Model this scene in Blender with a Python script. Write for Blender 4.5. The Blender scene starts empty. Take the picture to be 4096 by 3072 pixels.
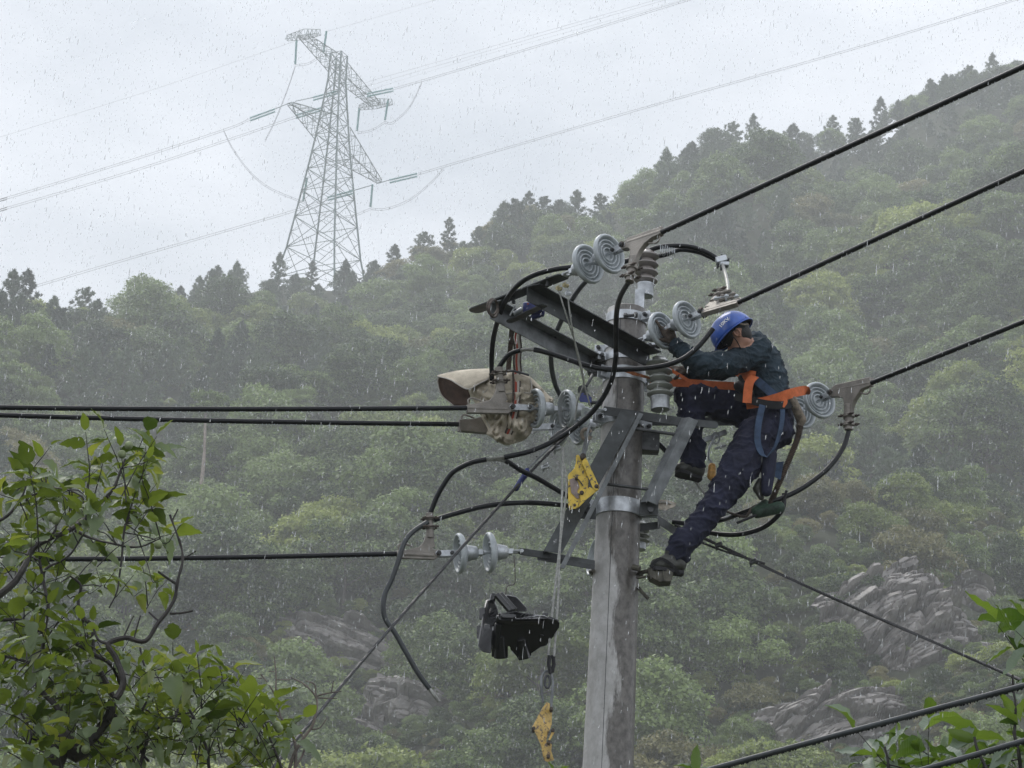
import bpy, bmesh, math, random
import numpy as np
from mathutils import Vector, Matrix, Quaternion, noise
random.seed(7); np.random.seed(7)
R = math.radians
scene = bpy.context.scene
COL = scene.collection

# ------------------------------------------------------------------ camera
PITCH, ROLL, FPX = R(20.0), R(3.1), 12930.0
CAM = Vector((0, 0, 1.6))
_br = Vector((1, 0, 0)); _bu = Vector((0, -math.sin(PITCH), math.cos(PITCH)))
FWD = Vector((0, math.cos(PITCH), math.sin(PITCH)))
CU = _bu * math.cos(ROLL) - _br * math.sin(ROLL)
CR = _br * math.cos(ROLL) + _bu * math.sin(ROLL)
cd = bpy.data.cameras.new('camera'); cam = bpy.data.objects.new('camera', cd); COL.objects.link(cam)
m = Matrix((CR, CU, -FWD)).transposed().to_4x4(); m.translation = CAM; cam.matrix_world = m
cd.sensor_width = 36.0; cd.lens = FPX / 4096 * 36.0; cd.clip_start = 0.1; cd.clip_end = 5000
scene.camera = cam
# ------------------------------------------------------------------ world, sun, exposure
SUN_EL, SUN_AZ = R(58), R(-35)      # hidden sun behind thick cloud, ahead and to the left
sun_dir = Vector((math.sin(SUN_AZ) * math.cos(SUN_EL), math.cos(SUN_AZ) * math.cos(SUN_EL), math.sin(SUN_EL)))
W = bpy.data.worlds.new('World'); scene.world = W; W.use_nodes = True
nt = W.node_tree; nt.nodes.clear()
def wn(t, **k):
    n = nt.nodes.new(t)
    for a, b in k.items(): setattr(n, a, b)
    return n
out = wn('ShaderNodeOutputWorld'); bg = wn('ShaderNodeBackground'); bg.inputs[1].default_value = 1.0
sky = wn('ShaderNodeTexSky', sky_type='NISHITA'); sky.sun_disc = False
sky.sun_elevation = SUN_EL; sky.sun_rotation = SUN_AZ; sky.air_density = 1.5; sky.dust_density = 3
sks = wn('ShaderNodeVectorMath', operation='SCALE'); sks.inputs[3].default_value = 0.09
nt.links.new(sky.outputs[0], sks.inputs[0])
tc = wn('ShaderNodeTexCoord'); mp = wn('ShaderNodeMapping'); mp.inputs['Scale'].default_value = (1, 1, 2.2); mp.inputs['Location'].default_value = (0.35, 0.1, 0.2)
nt.links.new(tc.outputs['Generated'], mp.inputs[0])
nz = wn('ShaderNodeTexNoise'); nz.inputs['Scale'].default_value = 4.5; nz.inputs['Detail'].default_value = 5; nz.inputs['Roughness'].default_value = 0.5
nt.links.new(mp.outputs[0], nz.inputs[0])
rp = wn('ShaderNodeValToRGB'); e = rp.color_ramp.elements
e[0].position = 0.36; e[0].color = (0.52, 0.565, 0.63, 1); e[1].position = 0.58; e[1].color = (0.82, 0.85, 0.91, 1)
nt.links.new(nz.outputs[0], rp.inputs[0])
mx = wn('ShaderNodeMix', data_type='RGBA'); mx.inputs[0].default_value = 0.93
nt.links.new(sks.outputs[0], mx.inputs[6]); nt.links.new(rp.outputs[0], mx.inputs[7])
nt.links.new(mx.outputs[2], bg.inputs[0]); nt.links.new(bg.outputs[0], out.inputs[0])
sl = bpy.data.lights.new('sun', 'SUN'); sl.energy = 0.9; sl.angle = R(25); sl.color = (1, 0.96, 0.9)
so = bpy.data.objects.new('sun', sl); COL.objects.link(so); so.rotation_euler = (-sun_dir).to_track_quat('-Z', 'Y').to_euler()
scene.view_settings.view_transform = 'Standard'; scene.view_settings.look = 'None'
scene.view_settings.exposure = 0.62; scene.view_settings.gamma = 1.0
scene.render.engine = 'CYCLES'
cy = scene.cycles; cy.use_denoising = True; cy.max_bounces = 6; cy.diffuse_bounces = 3; cy.glossy_bounces = 2
cy.transparent_max_bounces = 6; cy.transmission_bounces = 3; cy.volume_bounces = 1; cy.use_adaptive_sampling = True
try: cy.denoiser = 'OPENIMAGEDENOISE'; cy.denoising_prefilter = 'ACCURATE'
except Exception: pass

# ------------------------------------------------------------------ helpers
def A(px, py, dy=0.0):
    """photo direction (4096x3072 frame) -> world point on the upright plane y = 20 + dy"""
    r = FWD * FPX + CR * (px - 2048) - CU * (py - 1536)
    return CAM + r * ((20.0 + dy) / r.y)
def AY(px, py, y):
    return A(px, py, y - 20.0)
PXM = 0.001646   # metres per photo pixel at the pole
def proj(p):
    d = Vector(p) - CAM; z = d.dot(FWD)
    return (2048 + FPX * d.dot(CR) / z, 1536 - FPX * d.dot(CU) / z)

def tag(o, label=None, cat=None, group=None, kind=None):
    if label: o['label'] = label
    if cat: o['category'] = cat
    if group: o['group'] = group
    if kind: o['kind'] = kind
    return o
def empty(name, loc=(0, 0, 0), label=None, cat=None, group=None):
    o = bpy.data.objects.new(name, None); COL.objects.link(o); o.location = loc; o.empty_display_size = 0.1
    return tag(o, label, cat, group)
def link(name, me, mat=None, parent=None):
    o = bpy.data.objects.new(name, me); COL.objects.link(o)
    if mat is not None and not me.materials: me.materials.append(mat)
    if parent is not None:
        o.parent = parent
        # geometry is written in world space unless told otherwise
        o.matrix_parent_inverse = PINV.get(parent.name, Matrix())
    return o
PINV = {}
def thing(name, loc, label, cat, group=None):
    """Empty at the base of a thing; children keep world-space geometry"""
    o = empty(name, loc, label, cat, group)
    PINV[o.name] = Matrix.Translation(-Vector(loc))
    return o
class MB:
    """collects shapes, builds one mesh object"""
    def __init__(s): s.v = []; s.f = []; s.mi = []; s.uv = None
    def add(s, v, f, mi=0):
        o = len(s.v); s.v += [tuple(p) for p in v]; s.f += [tuple(i + o for i in q) for q in f]; s.mi += [mi] * len(f); return s
    def obox(s, c, ax, ay, az, mi=0):
        """oriented box: centre and three half-axis vectors"""
        c = Vector(c); P = [c + ax * i + ay * j + az * k for i in (-1, 1) for j in (-1, 1) for k in (-1, 1)]
        return s.add(P, [(0, 1, 3, 2), (4, 6, 7, 5), (0, 4, 5, 1), (2, 3, 7, 6), (0, 2, 6, 4), (1, 5, 7, 3)], mi)
    def box(s, lo, hi, mi=0):
        lo, hi = Vector(lo), Vector(hi); h = (hi - lo) / 2
        return s.obox((lo + hi) / 2, Vector((h.x, 0, 0)), Vector((0, h.y, 0)), Vector((0, 0, h.z)), mi)
    def bar(s, a, b, w, h, up=(0, 0, 1), mi=0):
        a, b = Vector(a), Vector(b); d = (b - a); u = Vector(up); sd = d.cross(u).normalized(); u = sd.cross(d).normalized()
        return s.obox((a + b) / 2, d / 2, sd * w / 2, u * h / 2, mi)
    def tube(s, pts, r, n=8, caps=True, mi=0):
        pts = [Vector(p) for p in pts]; m = len(pts)
        rr = r if hasattr(r, '__len__') else [r] * m
        T = [(pts[min(i + 1, m - 1)] - pts[max(i - 1, 0)]).normalized() for i in range(m)]
        a = Vector((0, 0, 1)) if abs(T[0].z) < .9 else Vector((1, 0, 0))
        u = T[0].cross(a).normalized(); V = []
        for i in range(m):
            if i: u = (u - T[i] * u.dot(T[i]))
            if u.length < 1e-6: u = T[i].orthogonal()
            u.normalize(); w = T[i].cross(u)
            for k in range(n):
                t = 2 * math.pi * k / n; V.append(pts[i] + (u * math.cos(t) + w * math.sin(t)) * rr[i])
        F = [(i * n + k, i * n + (k + 1) % n, (i + 1) * n + (k + 1) % n, (i + 1) * n + k) for i in range(m - 1) for k in range(n)]
        if caps: F += [tuple(range(n))[::-1], tuple(range((m - 1) * n, m * n))]
        return s.add(V, F, mi)
    def lathe(s, prof, o, ax, n=24, mi=0, cap=False):
        """prof: (distance along axis, radius)"""
        o, ax = Vector(o), Vector(ax).normalized(); u = ax.orthogonal().normalized(); w = ax.cross(u); V = []
        for z, r in prof:
            for k in range(n):
                t = 2 * math.pi * k / n; V.append(o + ax * z + (u * math.cos(t) + w * math.sin(t)) * max(r, 1e-4))
        F = [(i * n + k, i * n + (k + 1) % n, (i + 1) * n + (k + 1) % n, (i + 1) * n + k) for i in range(len(prof) - 1) for k in range(n)]
        F += [tuple(range(n))[::-1], tuple(range((len(prof) - 1) * n, len(prof) * n))]
        return s.add(V, F, mi)
    def prism(s, poly, o, u, v, d, mi=0):
        """poly in (u,v) extruded along d both ways from o"""
        o, u, v, d = Vector(o), Vector(u), Vector(v), Vector(d); n = len(poly)
        V = [o + u * a + v * b - d / 2 for a, b in poly] + [o + u * a + v * b + d / 2 for a, b in poly]
        F = [tuple(range(n))[::-1], tuple(range(n, 2 * n))] + [(i, (i + 1) % n, n + (i + 1) % n, n + i) for i in range(n)]
        return s.add(V, F, mi)
    def mesh(s, name, mats=()):
        me = bpy.data.meshes.new(name); me.from_pydata(s.v, [], s.f)
        if any(s.mi): me.polygons.foreach_set('material_index', s.mi)
        for mm in mats: me.materials.append(mm)
        me.update(); return me
    def build(s, name, mat, parent=None, smooth=True, bevel=0, fix=True, ang=40):
        mats = mat if isinstance(mat, (list, tuple)) else [mat]
        me = s.mesh(name, mats)
        if fix:
            bm = bmesh.new(); bm.from_mesh(me); bmesh.ops.recalc_face_normals(bm, faces=bm.faces); bm.to_mesh(me); bm.free()
        o = link(name, me, None, parent)
        if smooth: smooth_mesh(me, ang)
        if bevel:
            b = o.modifiers.new('bevel', 'BEVEL'); b.width = bevel; b.segments = 2; b.limit_method = 'ANGLE'; b.angle_limit = R(35)
        return o
def smooth_mesh(me, ang=40):
    me.polygons.foreach_set('use_smooth', [True] * len(me.polygons))
    try: me.set_sharp_from_angle(angle=R(ang))
    except Exception: pass
def spline(P, k=6):
    """Catmull-Rom through points (Vectors or tuples)"""
    P = [Vector(p) for p in P]; out = []
    Q = [P[0] * 2 - P[1]] + P + [P[-1] * 2 - P[-2]]
    for i in range(1, len(Q) - 2):
        a, b, c, d = Q[i - 1:i + 3]
        for j in range(k):
            t = j / k
            out.append(0.5 * ((2 * b) + (c - a) * t + (2 * a - 5 * b + 4 * c - d) * t * t + (3 * b - a - 3 * c + d) * t ** 3))
    out.append(P[-1]); return out

# ------------------------------------------------------------------ materials
def mat(name, base, rough=0.6, metal=0.0, spec=0.5, var=0.0, vscale=8.0, bump=0.0, bscale=60.0, dark=None, stain=0.0, coat=0.0, streak=False, coords='Object'):
    """principled with procedural colour variation, optional grime (dark) and bump"""
    m = bpy.data.materials.new(name); m.use_nodes = True; n = m.node_tree; b = n.nodes['Principled BSDF']
    b.inputs['Base Color'].default_value = (*base, 1); b.inputs['Roughness'].default_value = rough
    b.inputs['Metallic'].default_value = metal; b.inputs['Specular IOR Level'].default_value = spec
    if coat: b.inputs['Coat Weight'].default_value = coat; b.inputs['Coat Roughness'].default_value = 0.15
    t = n.nodes.new('ShaderNodeTexCoord')
    mp = n.nodes.new('ShaderNodeMapping'); n.links.new(t.outputs[coords], mp.inputs[0])
    if streak: mp.inputs['Scale'].default_value = (1, 1, 0.18)
    if var or stain:
        z = n.nodes.new('ShaderNodeTexNoise'); z.inputs['Scale'].default_value = vscale; z.inputs['Detail'].default_value = 6; z.inputs['Roughness'].default_value = 0.62
        n.links.new(mp.outputs[0], z.inputs[0])
        r = n.nodes.new('ShaderNodeValToRGB'); e = r.color_ramp.elements
        d = dark or tuple(c * (1 - var) for c in base)
        l = tuple(min(1, c * (1 + var)) for c in base)
        e[0].position = 0.35 + stain * .15; e[0].color = (*d, 1); e[1].position = 0.62 + stain * .1 if not stain else 0.5 + stain * .15; e[1].color = (*l, 1)
        n.links.new(z.outputs[0], r.inputs[0]); n.links.new(r.outputs[0], b.inputs['Base Color'])
    if bump:
        z2 = n.nodes.new('ShaderNodeTexNoise'); z2.inputs['Scale'].default_value = bscale; z2.inputs['Detail'].default_value = 4
        n.links.new(mp.outputs[0], z2.inputs[0])
        bp = n.nodes.new('ShaderNodeBump'); bp.inputs['Strength'].default_value = bump; bp.inputs['Distance'].default_value = 0.01
        n.links.new(z2.outputs[0], bp.inputs['Height']); n.links.new(bp.outputs[0], b.inputs['Normal'])
    return m
def foliage_mat(name, c0, c1, sheen=0.35, transl=0.3, rnd=True, pos_scale=0.6, rough=0.5):
    """leaf colour between c0 and c1 from noise in the crown and the object's own random number"""
    m = bpy.data.materials.new(name); m.use_nodes = True; n = m.node_tree; n.nodes.clear()
    o = n.nodes.new('ShaderNodeOutputMaterial'); b = n.nodes.new('ShaderNodeBsdfPrincipled')
    b.inputs['Roughness'].default_value = rough; b.inputs['Specular IOR Level'].default_value = sheen
    g = n.nodes.new('ShaderNodeNewGeometry'); z = n.nodes.new('ShaderNodeTexNoise'); z.inputs['Scale'].default_value = pos_scale; z.inputs['Detail'].default_value = 3
    n.links.new(g.outputs['Position'], z.inputs[0])
    oi = n.nodes.new('ShaderNodeObjectInfo')
    ad = n.nodes.new('ShaderNodeMath'); ad.operation = 'ADD'; n.links.new(z.outputs[0], ad.inputs[0])
    ml = n.nodes.new('ShaderNodeMath'); ml.operation = 'MULTIPLY_ADD'; n.links.new(oi.outputs['Random'], ml.inputs[0]); ml.inputs[1].default_value = 0.7 if rnd else 0.0; ml.inputs[2].default_value = -0.35 if rnd else 0
    n.links.new(ml.outputs[0], ad.inputs[1])
    ri = n.nodes.new('ShaderNodeMath'); ri.operation = 'MULTIPLY_ADD'; n.links.new(g.outputs['Random Per Island'], ri.inputs[0]); ri.inputs[1].default_value = 0.4; n.links.new(ad.outputs[0], ri.inputs[2])
    sb = n.nodes.new('ShaderNodeMath'); sb.operation = 'SUBTRACT'; n.links.new(ri.outputs[0], sb.inputs[0]); sb.inputs[1].default_value = 0.2
    r = n.nodes.new('ShaderNodeValToRGB'); e = r.color_ramp.elements; e[0].position = 0.2; e[0].color = (*c0, 1); e[1].position = 0.85; e[1].color = (*c1, 1)
    n.links.new(sb.outputs[0], r.inputs[0]); n.links.new(r.outputs[0], b.inputs['Base Color'])
    tr = n.nodes.new('ShaderNodeBsdfTranslucent'); n.links.new(r.outputs[0], tr.inputs[0])
    mx = n.nodes.new('ShaderNodeMixShader'); mx.inputs[0].default_value = transl
    n.links.new(b.outputs[0], mx.inputs[1]); n.links.new(tr.outputs[0], mx.inputs[2]); n.links.new(mx.outputs[0], o.inputs[0])
    return m
# ------------------------------------------------------------------ terrain
K = 1.4     # scale of the far landscape
SKY_PX = [(-900,1270),(0,1280),(200,1305),(330,1330),(480,1335),(700,1290),(800,1235),(1000,1165),(1200,1150),(1450,1165),(1600,1115),(1700,1050),(1850,985),(2000,930),(2180,900),(2380,925),(2450,870),(2600,810),(2750,710),(2900,630),(3080,600),(3200,610),(3400,590),(3550,540),(3700,455),(3800,420),(3900,375),(4096,330),(4700,180),(5200,80)]
RID = [(-900,420),(0,430),(330,450),(520,500),(800,560),(1300,575),(1800,560),(2300,570),(3000,625),(4096,690),(5200,700)]
_rx = [p[0] for p in RID]; _ry = [p[1] * K for p in RID]
_az, _zr, _yr = [], [], []
for px, py in SKY_PX:
    Y = float(np.interp(px, _rx, _ry)); p = AY(px, py, Y); _az.append(p.x / Y); _zr.append(p.z); _yr.append(Y)
_az, _zr, _yr = map(np.array, (_az, _zr, _yr)); _k = np.argsort(_az); _az, _zr, _yr = _az[_k], _zr[_k], _yr[_k]
Y0, Z0 = 130.0 * K, 12.0 * K
def height(x, y):
    """terrain height, x and y arrays"""
    x = np.asarray(x, float); y = np.asarray(y, float)
    az = x / np.maximum(y, 60.0); R0 = np.interp(az, _az, _yr); Zr = np.interp(az, _az, _zr)
    t = np.clip((y - Y0) / (R0 - Y0), 0, None)
    up = Z0 + (Zr - Z0) * (0.90 * t + 0.10 * t * t)
    back = Zr - (y - R0) * 0.45
    base = np.clip((y - 70 * K) / (Y0 - 70 * K), 0, 1); low = Z0 * base * base * (3 - 2 * base)
    z = np.where(y < Y0, low, np.where(y < R0, up, np.maximum(back, 20)))
    w = np.clip((y / K - 120) / 80, 0, 1) * np.clip((R0 - y) / K / 60, 0, 1) * K; x = x / K; y = y / K
    n = 5.0 * np.sin(x * .055 + y * .021 + 1.3) + 3.4 * np.sin(x * .11 - y * .043 + .4) * np.cos(y * .037 + x * .02) + 1.6 * np.sin(x * .23 + 2.0 * np.sin(y * .06))
    return z + w * n
def ground_z(x, y): return float(height(x, y))
gx = K * np.concatenate([np.arange(-420, -160, 10.), np.arange(-160, 160, 2.5), np.arange(160, 421, 10.)])
gy = K * np.concatenate([np.arange(-60, 180, 10.), np.arange(180, 640, 3.0), np.arange(640, 1001, 20.)])
X, Yg = np.meshgrid(gx, gy); Zg = height(X, Yg)
nx, ny = len(gx), len(gy)
V = np.stack([X.ravel(), Yg.ravel(), Zg.ravel()], 1)
ii = (np.arange(ny - 1)[:, None] * nx + np.arange(nx - 1)[None]).ravel()
me = bpy.data.meshes.new('hillside'); me.from_pydata(V.tolist(), [], np.stack([ii, ii + 1, ii + nx + 1, ii + nx], 1).tolist())
me.polygons.foreach_set('use_smooth', [True] * len(me.polygons))
soil = mat('soil', (0.045, 0.05, 0.03), 0.95, var=0.5, vscale=0.15, bump=0.6, bscale=2.0, spec=0.1)
hill = link('hillside', me, soil); tag(hill, 'steep wooded hillside rising behind the pole to a ridge', kind='structure')

# ------------------------------------------------------------------ haze
hz = MB().box((-430 * K, -65 * K, -1.5), (430 * K, 1010 * K, 330 * K)).build('haze', None, smooth=False, fix=True)
hm = bpy.data.materials.new('haze'); hm.use_nodes = True; n = hm.node_tree; n.nodes.clear()
ho = n.nodes.new('ShaderNodeOutputMaterial'); hv = n.nodes.new('ShaderNodeVolumePrincipled')
hv.inputs['Color'].default_value = (0.97, 0.98, 0.98, 1); hv.inputs['Density'].default_value = 0.00052; hv.inputs['Anisotropy'].default_value = 0.0
n.links.new(hv.outputs[0], ho.inputs['Volume']); hz.data.materials.clear(); hz.data.materials.append(hm)
tag(hz, 'pale rain haze filling the valley air', kind='stuff')

# ------------------------------------------------------------------ tree prototypes
M_LEAF = [foliage_mat('broadleaf_green', (0.034, 0.068, 0.022), (0.27, 0.36, 0.115)),
          foliage_mat('broadleaf_yellow_green', (0.16, 0.22, 0.05), (0.43, 0.49, 0.13)),
          foliage_mat('broadleaf_brown_green', (0.12, 0.13, 0.045), (0.30, 0.27, 0.11))]
M_PINE = foliage_mat('pine_needles', (0.03, 0.055, 0.036), (0.14, 0.19, 0.11), sheen=0.2, transl=0.15)
M_BARK = mat('bark', (0.10, 0.085, 0.07), 0.9, var=0.4, vscale=6, bump=0.5, bscale=20)
M_PBARK = mat('pale_bark', (0.30, 0.24, 0.21), 0.9, var=0.3, vscale=3)
rng = np.random.RandomState(11)
def quads_from(C, U, Wv, kind='leaf'):
    """C centres, U,W half axis vectors -> folded leaf quads (4 verts)"""
    n = len(C); P = np.empty((n, 4, 3)); N = np.cross(U, Wv); N /= np.linalg.norm(N, axis=1)[:, None] + 1e-9
    b = N * np.linalg.norm(Wv, axis=1)[:, None] * .35
    P[:, 0] = C - U; P[:, 1] = C + Wv - b; P[:, 2] = C + U; P[:, 3] = C - Wv - b
    return P.reshape(-1, 3), (np.arange(n * 4).reshape(n, 4))
def rand_dirs(n):
    d = rng.normal(size=(n, 3)); return d / np.linalg.norm(d, axis=1)[:, None]
def np_mesh(name, V, F, mats):
    me = bpy.data.meshes.new(name); n = len(F)
    me.vertices.add(len(V)); me.vertices.foreach_set('co', np.asarray(V, np.float32).ravel())
    k = F.shape[1]; me.loops.add(n * k); me.loops.foreach_set('vertex_index', F.ravel().astype(np.int32))
    me.polygons.add(n); me.polygons.foreach_set('loop_start', np.arange(0, n * k, k, dtype=np.int32))
    for m_ in mats: me.materials.append(m_)
    me.update(calc_edges=True); return me
def broad_crown(name, h, r, nleaf, m_, lobes=26, leaf=0.15, seed=0):
    """crown of leaf clumps: lobes spread over an uneven egg, leaves on each lobe's shell"""
    rng.seed(100 + seed); C = []; S = []
    for i in range(lobes):
        t = rng.rand() ** .75; a = rng.rand() * 6.283; zz = h * (.22 + .74 * t)
        rr = r * math.sqrt(max(0, 1 - (abs(t - .35) / .68) ** 2.2)) * (.45 + .55 * rng.rand()) * (1 + .22 * math.sin(a * 2 + seed))
        C.append((math.cos(a) * rr, math.sin(a) * rr, zz)); S.append(r * (.26 + .22 * rng.rand()))
    C, S = np.array(C), np.array(S)
    w = S ** 2; k = rng.choice(lobes, nleaf, p=w / w.sum()); d = rand_dirs(nleaf); d[:, 2] = np.abs(d[:, 2]) * .9 - .25 * (rng.rand(nleaf) < .3)
    rad = S[k] * (0.72 + .38 * rng.rand(nleaf) ** .6) * (1 + .22 * np.sin(d[:, 0] * 9 + k) * np.cos(d[:, 1] * 8 + k * 2))
    P = C[k] + d * rad[:, None] * np.array([1.1, 1.1, .8])
    nrm = d * .7 + rand_dirs(nleaf) * .75 + np.array([0, 0, .45]); nrm /= np.linalg.norm(nrm, axis=1)[:, None]
    u = np.cross(nrm, rand_dirs(nleaf)); u /= np.linalg.norm(u, axis=1)[:, None]; v = np.cross(nrm, u)
    s = leaf * (.6 + .9 * rng.rand(nleaf))[:, None]
    V_, F_ = quads_from(P, u * s, v * s * .62); return np_mesh(name, V_, F_, [m_])
def pine_crown(name, h, r, m_, seed=0, tufts=520, flat=0.0):
    """whorled, up-turned boughs ending in needle tufts"""
    rng.seed(300 + seed); P = []; D = []; S = []
    nb = int(26 + 8 * rng.rand())
    for i in range(nb):
        t = (i + rng.rand() * .8) / nb; z = h * (.22 + .76 * t); a = i * 2.4 + rng.rand() * .9
        L = r * ((1 - t) ** .75 * (.75 + .5 * rng.rand()) + .10 + flat * .3)
        up = .25 + .5 * t
        for j in range(int(tufts / nb)):
            s = rng.rand() ** .6; side = (rng.rand() - .5) * .55 * s
            q = np.array([math.cos(a + side) * L * s, math.sin(a + side) * L * s, z + L * s * up * (.5 + .5 * s) - .15 * L * math.sin(s * 3) + (rng.rand() - .5) * .4])
            dd = np.array([math.cos(a + side) * .7, math.sin(a + side) * .7, .9 + rng.rand()])
            P.append(q); D.append(dd / np.linalg.norm(dd)); S.append(.42 + .34 * rng.rand())
    for j in range(10): P.append(np.array([0, 0, h * (.93 + .012 * j)])); D.append(np.array([.1 * rng.randn(), .1 * rng.randn(), 1])); S.append(.5)
    P, D, S = np.array(P), np.array(D), np.array(S); k = 15
    Pn = np.repeat(P, k, 0); Dn = np.repeat(D, k, 0); Sn = np.repeat(S, k)
    d = Dn * .85 + rand_dirs(len(Pn)) * .85; d /= np.linalg.norm(d, axis=1)[:, None]
    w = np.cross(d, rand_dirs(len(Pn))); w /= np.linalg.norm(w, axis=1)[:, None]
    V_, F_ = quads_from(Pn + d * Sn[:, None] * .5, d * Sn[:, None] * .55, w * (.045 + .03 * rng.rand(len(Pn)))[:, None]); return np_mesh(name, V_, F_, [m_])
def trunk_mesh(name, h, r0, m_, seed=0, limbs=5, spread=1.0):
    rs = random.Random(seed); b = MB()
    pts = [Vector((math.sin(i * .9 + seed) * .05 * i, math.cos(i * 1.1 + seed) * .05 * i, h * i / 6 - .6 * (i == 0))) for i in range(7)]
    b.tube(pts, [r0 * (1 - .13 * i) for i in range(7)], 7)
    for k in range(limbs):
        z = h * (.35 + .5 * k / limbs); a = k * 2.4 + seed; L = h * .28 * spread * (1.2 - .6 * k / limbs)
        p = Vector((0, 0, z)); d = Vector((math.cos(a), math.sin(a), .6))
        b.tube([p, p + d * L * .5, p + d * L + Vector((0, 0, .2 * L))], [r0 * .45, r0 * .3, r0 * .12], 5)
    return b.mesh(name, [m_])
BROAD = []; PINES = []
for i, (h, r, mi, nl) in enumerate([(7.5, 3.9, 0, 9000), (6.4, 3.4, 0, 8000), (8.6, 3.7, 0, 9500), (6.0, 3.6, 1, 8000), (7.0, 3.3, 0, 8000), (5.6, 3.2, 2, 7000)]):
    BROAD.append((broad_crown('crown', h, r, nl, M_LEAF[mi], seed=i, lobes=22 + 3 * i), trunk_mesh('trunk', h * .8, .16, M_BARK, i)))
for i, (h, r) in enumerate([(9.5, 2.7), (8.0, 2.9), (10.5, 2.4), (7.0, 2.5)]):
    PINES.append((pine_crown('crown', h, r, M_PINE, seed=i, tufts=270, flat=.4 * (i == 1)), trunk_mesh('trunk', h * .95, .15, M_BARK, 10 + i, 8, .6)))

# ------------------------------------------------------------------ scatter
rs = np.random.RandomState(5)
rock_zones = [(3680, 2590, 240, 260), (3450, 2920, 300, 150), (3900, 2440, 90, 90), (1330, 2580, 200, 75), (1500, 2690, 120, 60), (1700, 2860, 210, 90), (1200,2520,90,45)]
def in_rock(px, py, q=1.0):
    return any(((px - a) / c) ** 2 + ((py - b) / d) ** 2 < q for a, b, c, d in rock_zones)
cand = []
y = 150.0 * K
while y < 740 * K:
    x = -.31 * y
    st = K * (4.9 + 1.3 * (y / K - 200) / 400)
    while x < .30 * y:
        X_ = x + rs.uniform(-.45, .45) * st; Y_ = y + rs.uniform(-.45, .45) * st; cand.append((X_, Y_)); x += st
    y += st
cand = np.array(cand); cz = height(cand[:, 0], cand[:, 1]); rid = np.interp(cand[:, 0] / cand[:, 1], _az, _yr)
trees = []
for (x, y), z, rr in zip(cand, cz, rid):
    if y > rr + 14 * K: continue
    px, py = proj((x, y, z))
    if py > 3900 and -300 < px < 4400: continue
    t = (y - Y0) / (rr - Y0)
    nf = noise.noise(Vector((x * .022 / K, y * .022 / K, 3.1))) + .35 * noise.noise(Vector((x * .07 / K, y * .07 / K, 9.1)))
    pine = (nf + (.36 if t > .88 else 0) + (.25 if px < 1500 and py < 2100 else 0)) > .36
    if pine: k = rs.randint(4); s = rs.uniform(.5, 1.0) * (.85 if t > .9 else 1)
    else:
        sp_n = noise.noise(Vector((x * .03 / K, y * .03 / K, 21.0))) + rs.normal() * .10
        k = 3 if sp_n > .33 else 5 if sp_n < -.36 else rs.choice([0, 1, 2, 4]); s = rs.choice([rs.uniform(.45, .8), rs.uniform(.8, 1.15), rs.uniform(1.15, 1.5)], p=[.50, .41, .09]) * (.8 if t > .93 else 1)
        if px > 2900 and py > 2000: s *= .62; k = rs.choice(6, p=[.15, .15, .1, .25, .15, .2])
        if rs.rand() < .2: s *= .6
    if not pine and in_rock(px, py - 40): continue
    H_ = (9 if pine else 7) * s * FPX / y * K
    if any(in_rock(px, py - H_ * q, 1.35 if px < 2000 else 1.1) for q in (.2, .45, .7, .95)):
        if rs.rand() < .97: continue
        pine = False; k = rs.choice([3, 5, 4]); s = rs.uniform(.16, .3)
        if in_rock(px, py - 3.0 * s * FPX / y * K): continue
    score = s * 1000 / y * (1.5 if t > .93 else 1) * (1 if -100 < px < 4196 and -50 < py < 3150 else 0)
    trees.append([score, x, y, z, bool(pine), int(k), float(s), rs.uniform(0, 6.28), px, py, t])
# notable single trees (photo position, distance, prototype, scale, label)
NOTABLE = [
  (3270, 1640, 300, False, 3, 1.25, 'yellow-green tree standing out behind the lineman, lighter than its neighbours'),
  (240, 1300, 415, True, 1, .9, 'open-crowned pine on the skyline at far left, sky showing between its boughs'),
  (30, 1320, 420, True, 2, .9, 'dark pine cut by the left edge of the picture on the skyline'),
  (1230, 1190, 545, False, 3, 0.95, 'rounded yellowish tree in front of the foot of the steel pylon'),
  (2300, 930, 560, True, 0, .95, 'tall dark pine on the ridge right above the upper insulators'),
  (2060, 960, 535, True, 1, 1.1, 'broad pine on the ridge left of the tall dark one'),
  (2570, 870, 560, False, 2, 0.9, 'round-topped tree on the ridge left of the climbing pines'),
  (3090, 660, 605, True, 0, 1.0, 'largest conical pine on the right-hand skyline'),
  (3810, 480, 650, True, 1, .95, 'spiky pine on the skyline under the top right cable'),
  (3240, 680, 610, True, 1, .95, 'conical pine just right of the largest skyline pine'),
]
random.seed(3)
def place_tree(x, y, z, pine, k, s, rz, label, group):
    cm, tm = (PINES if pine else BROAD)[k]
    e = bpy.data.objects.new('pine_tree' if pine else 'broadleaf_tree', None); COL.objects.link(e); e.location = (x, y, z - .3); e.rotation_euler = (0, 0, rz); e.scale = (s * K, s * K, s * K)
    tag(e, label, 'tree', group)
    for nme, me_ in (('crown', cm), ('trunk', tm)):
        c = bpy.data.objects.new(nme, me_); COL.objects.link(c); c.parent = e
    return e
for px, py, Y, pine, k, s, lab in NOTABLE:
    p = AY(px, py, Y * K); place_tree(p.x, p.y, ground_z(p.x, p.y) if not pine else ground_z(p.x, p.y), pine, k, s, random.random() * 6, lab, None)
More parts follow.
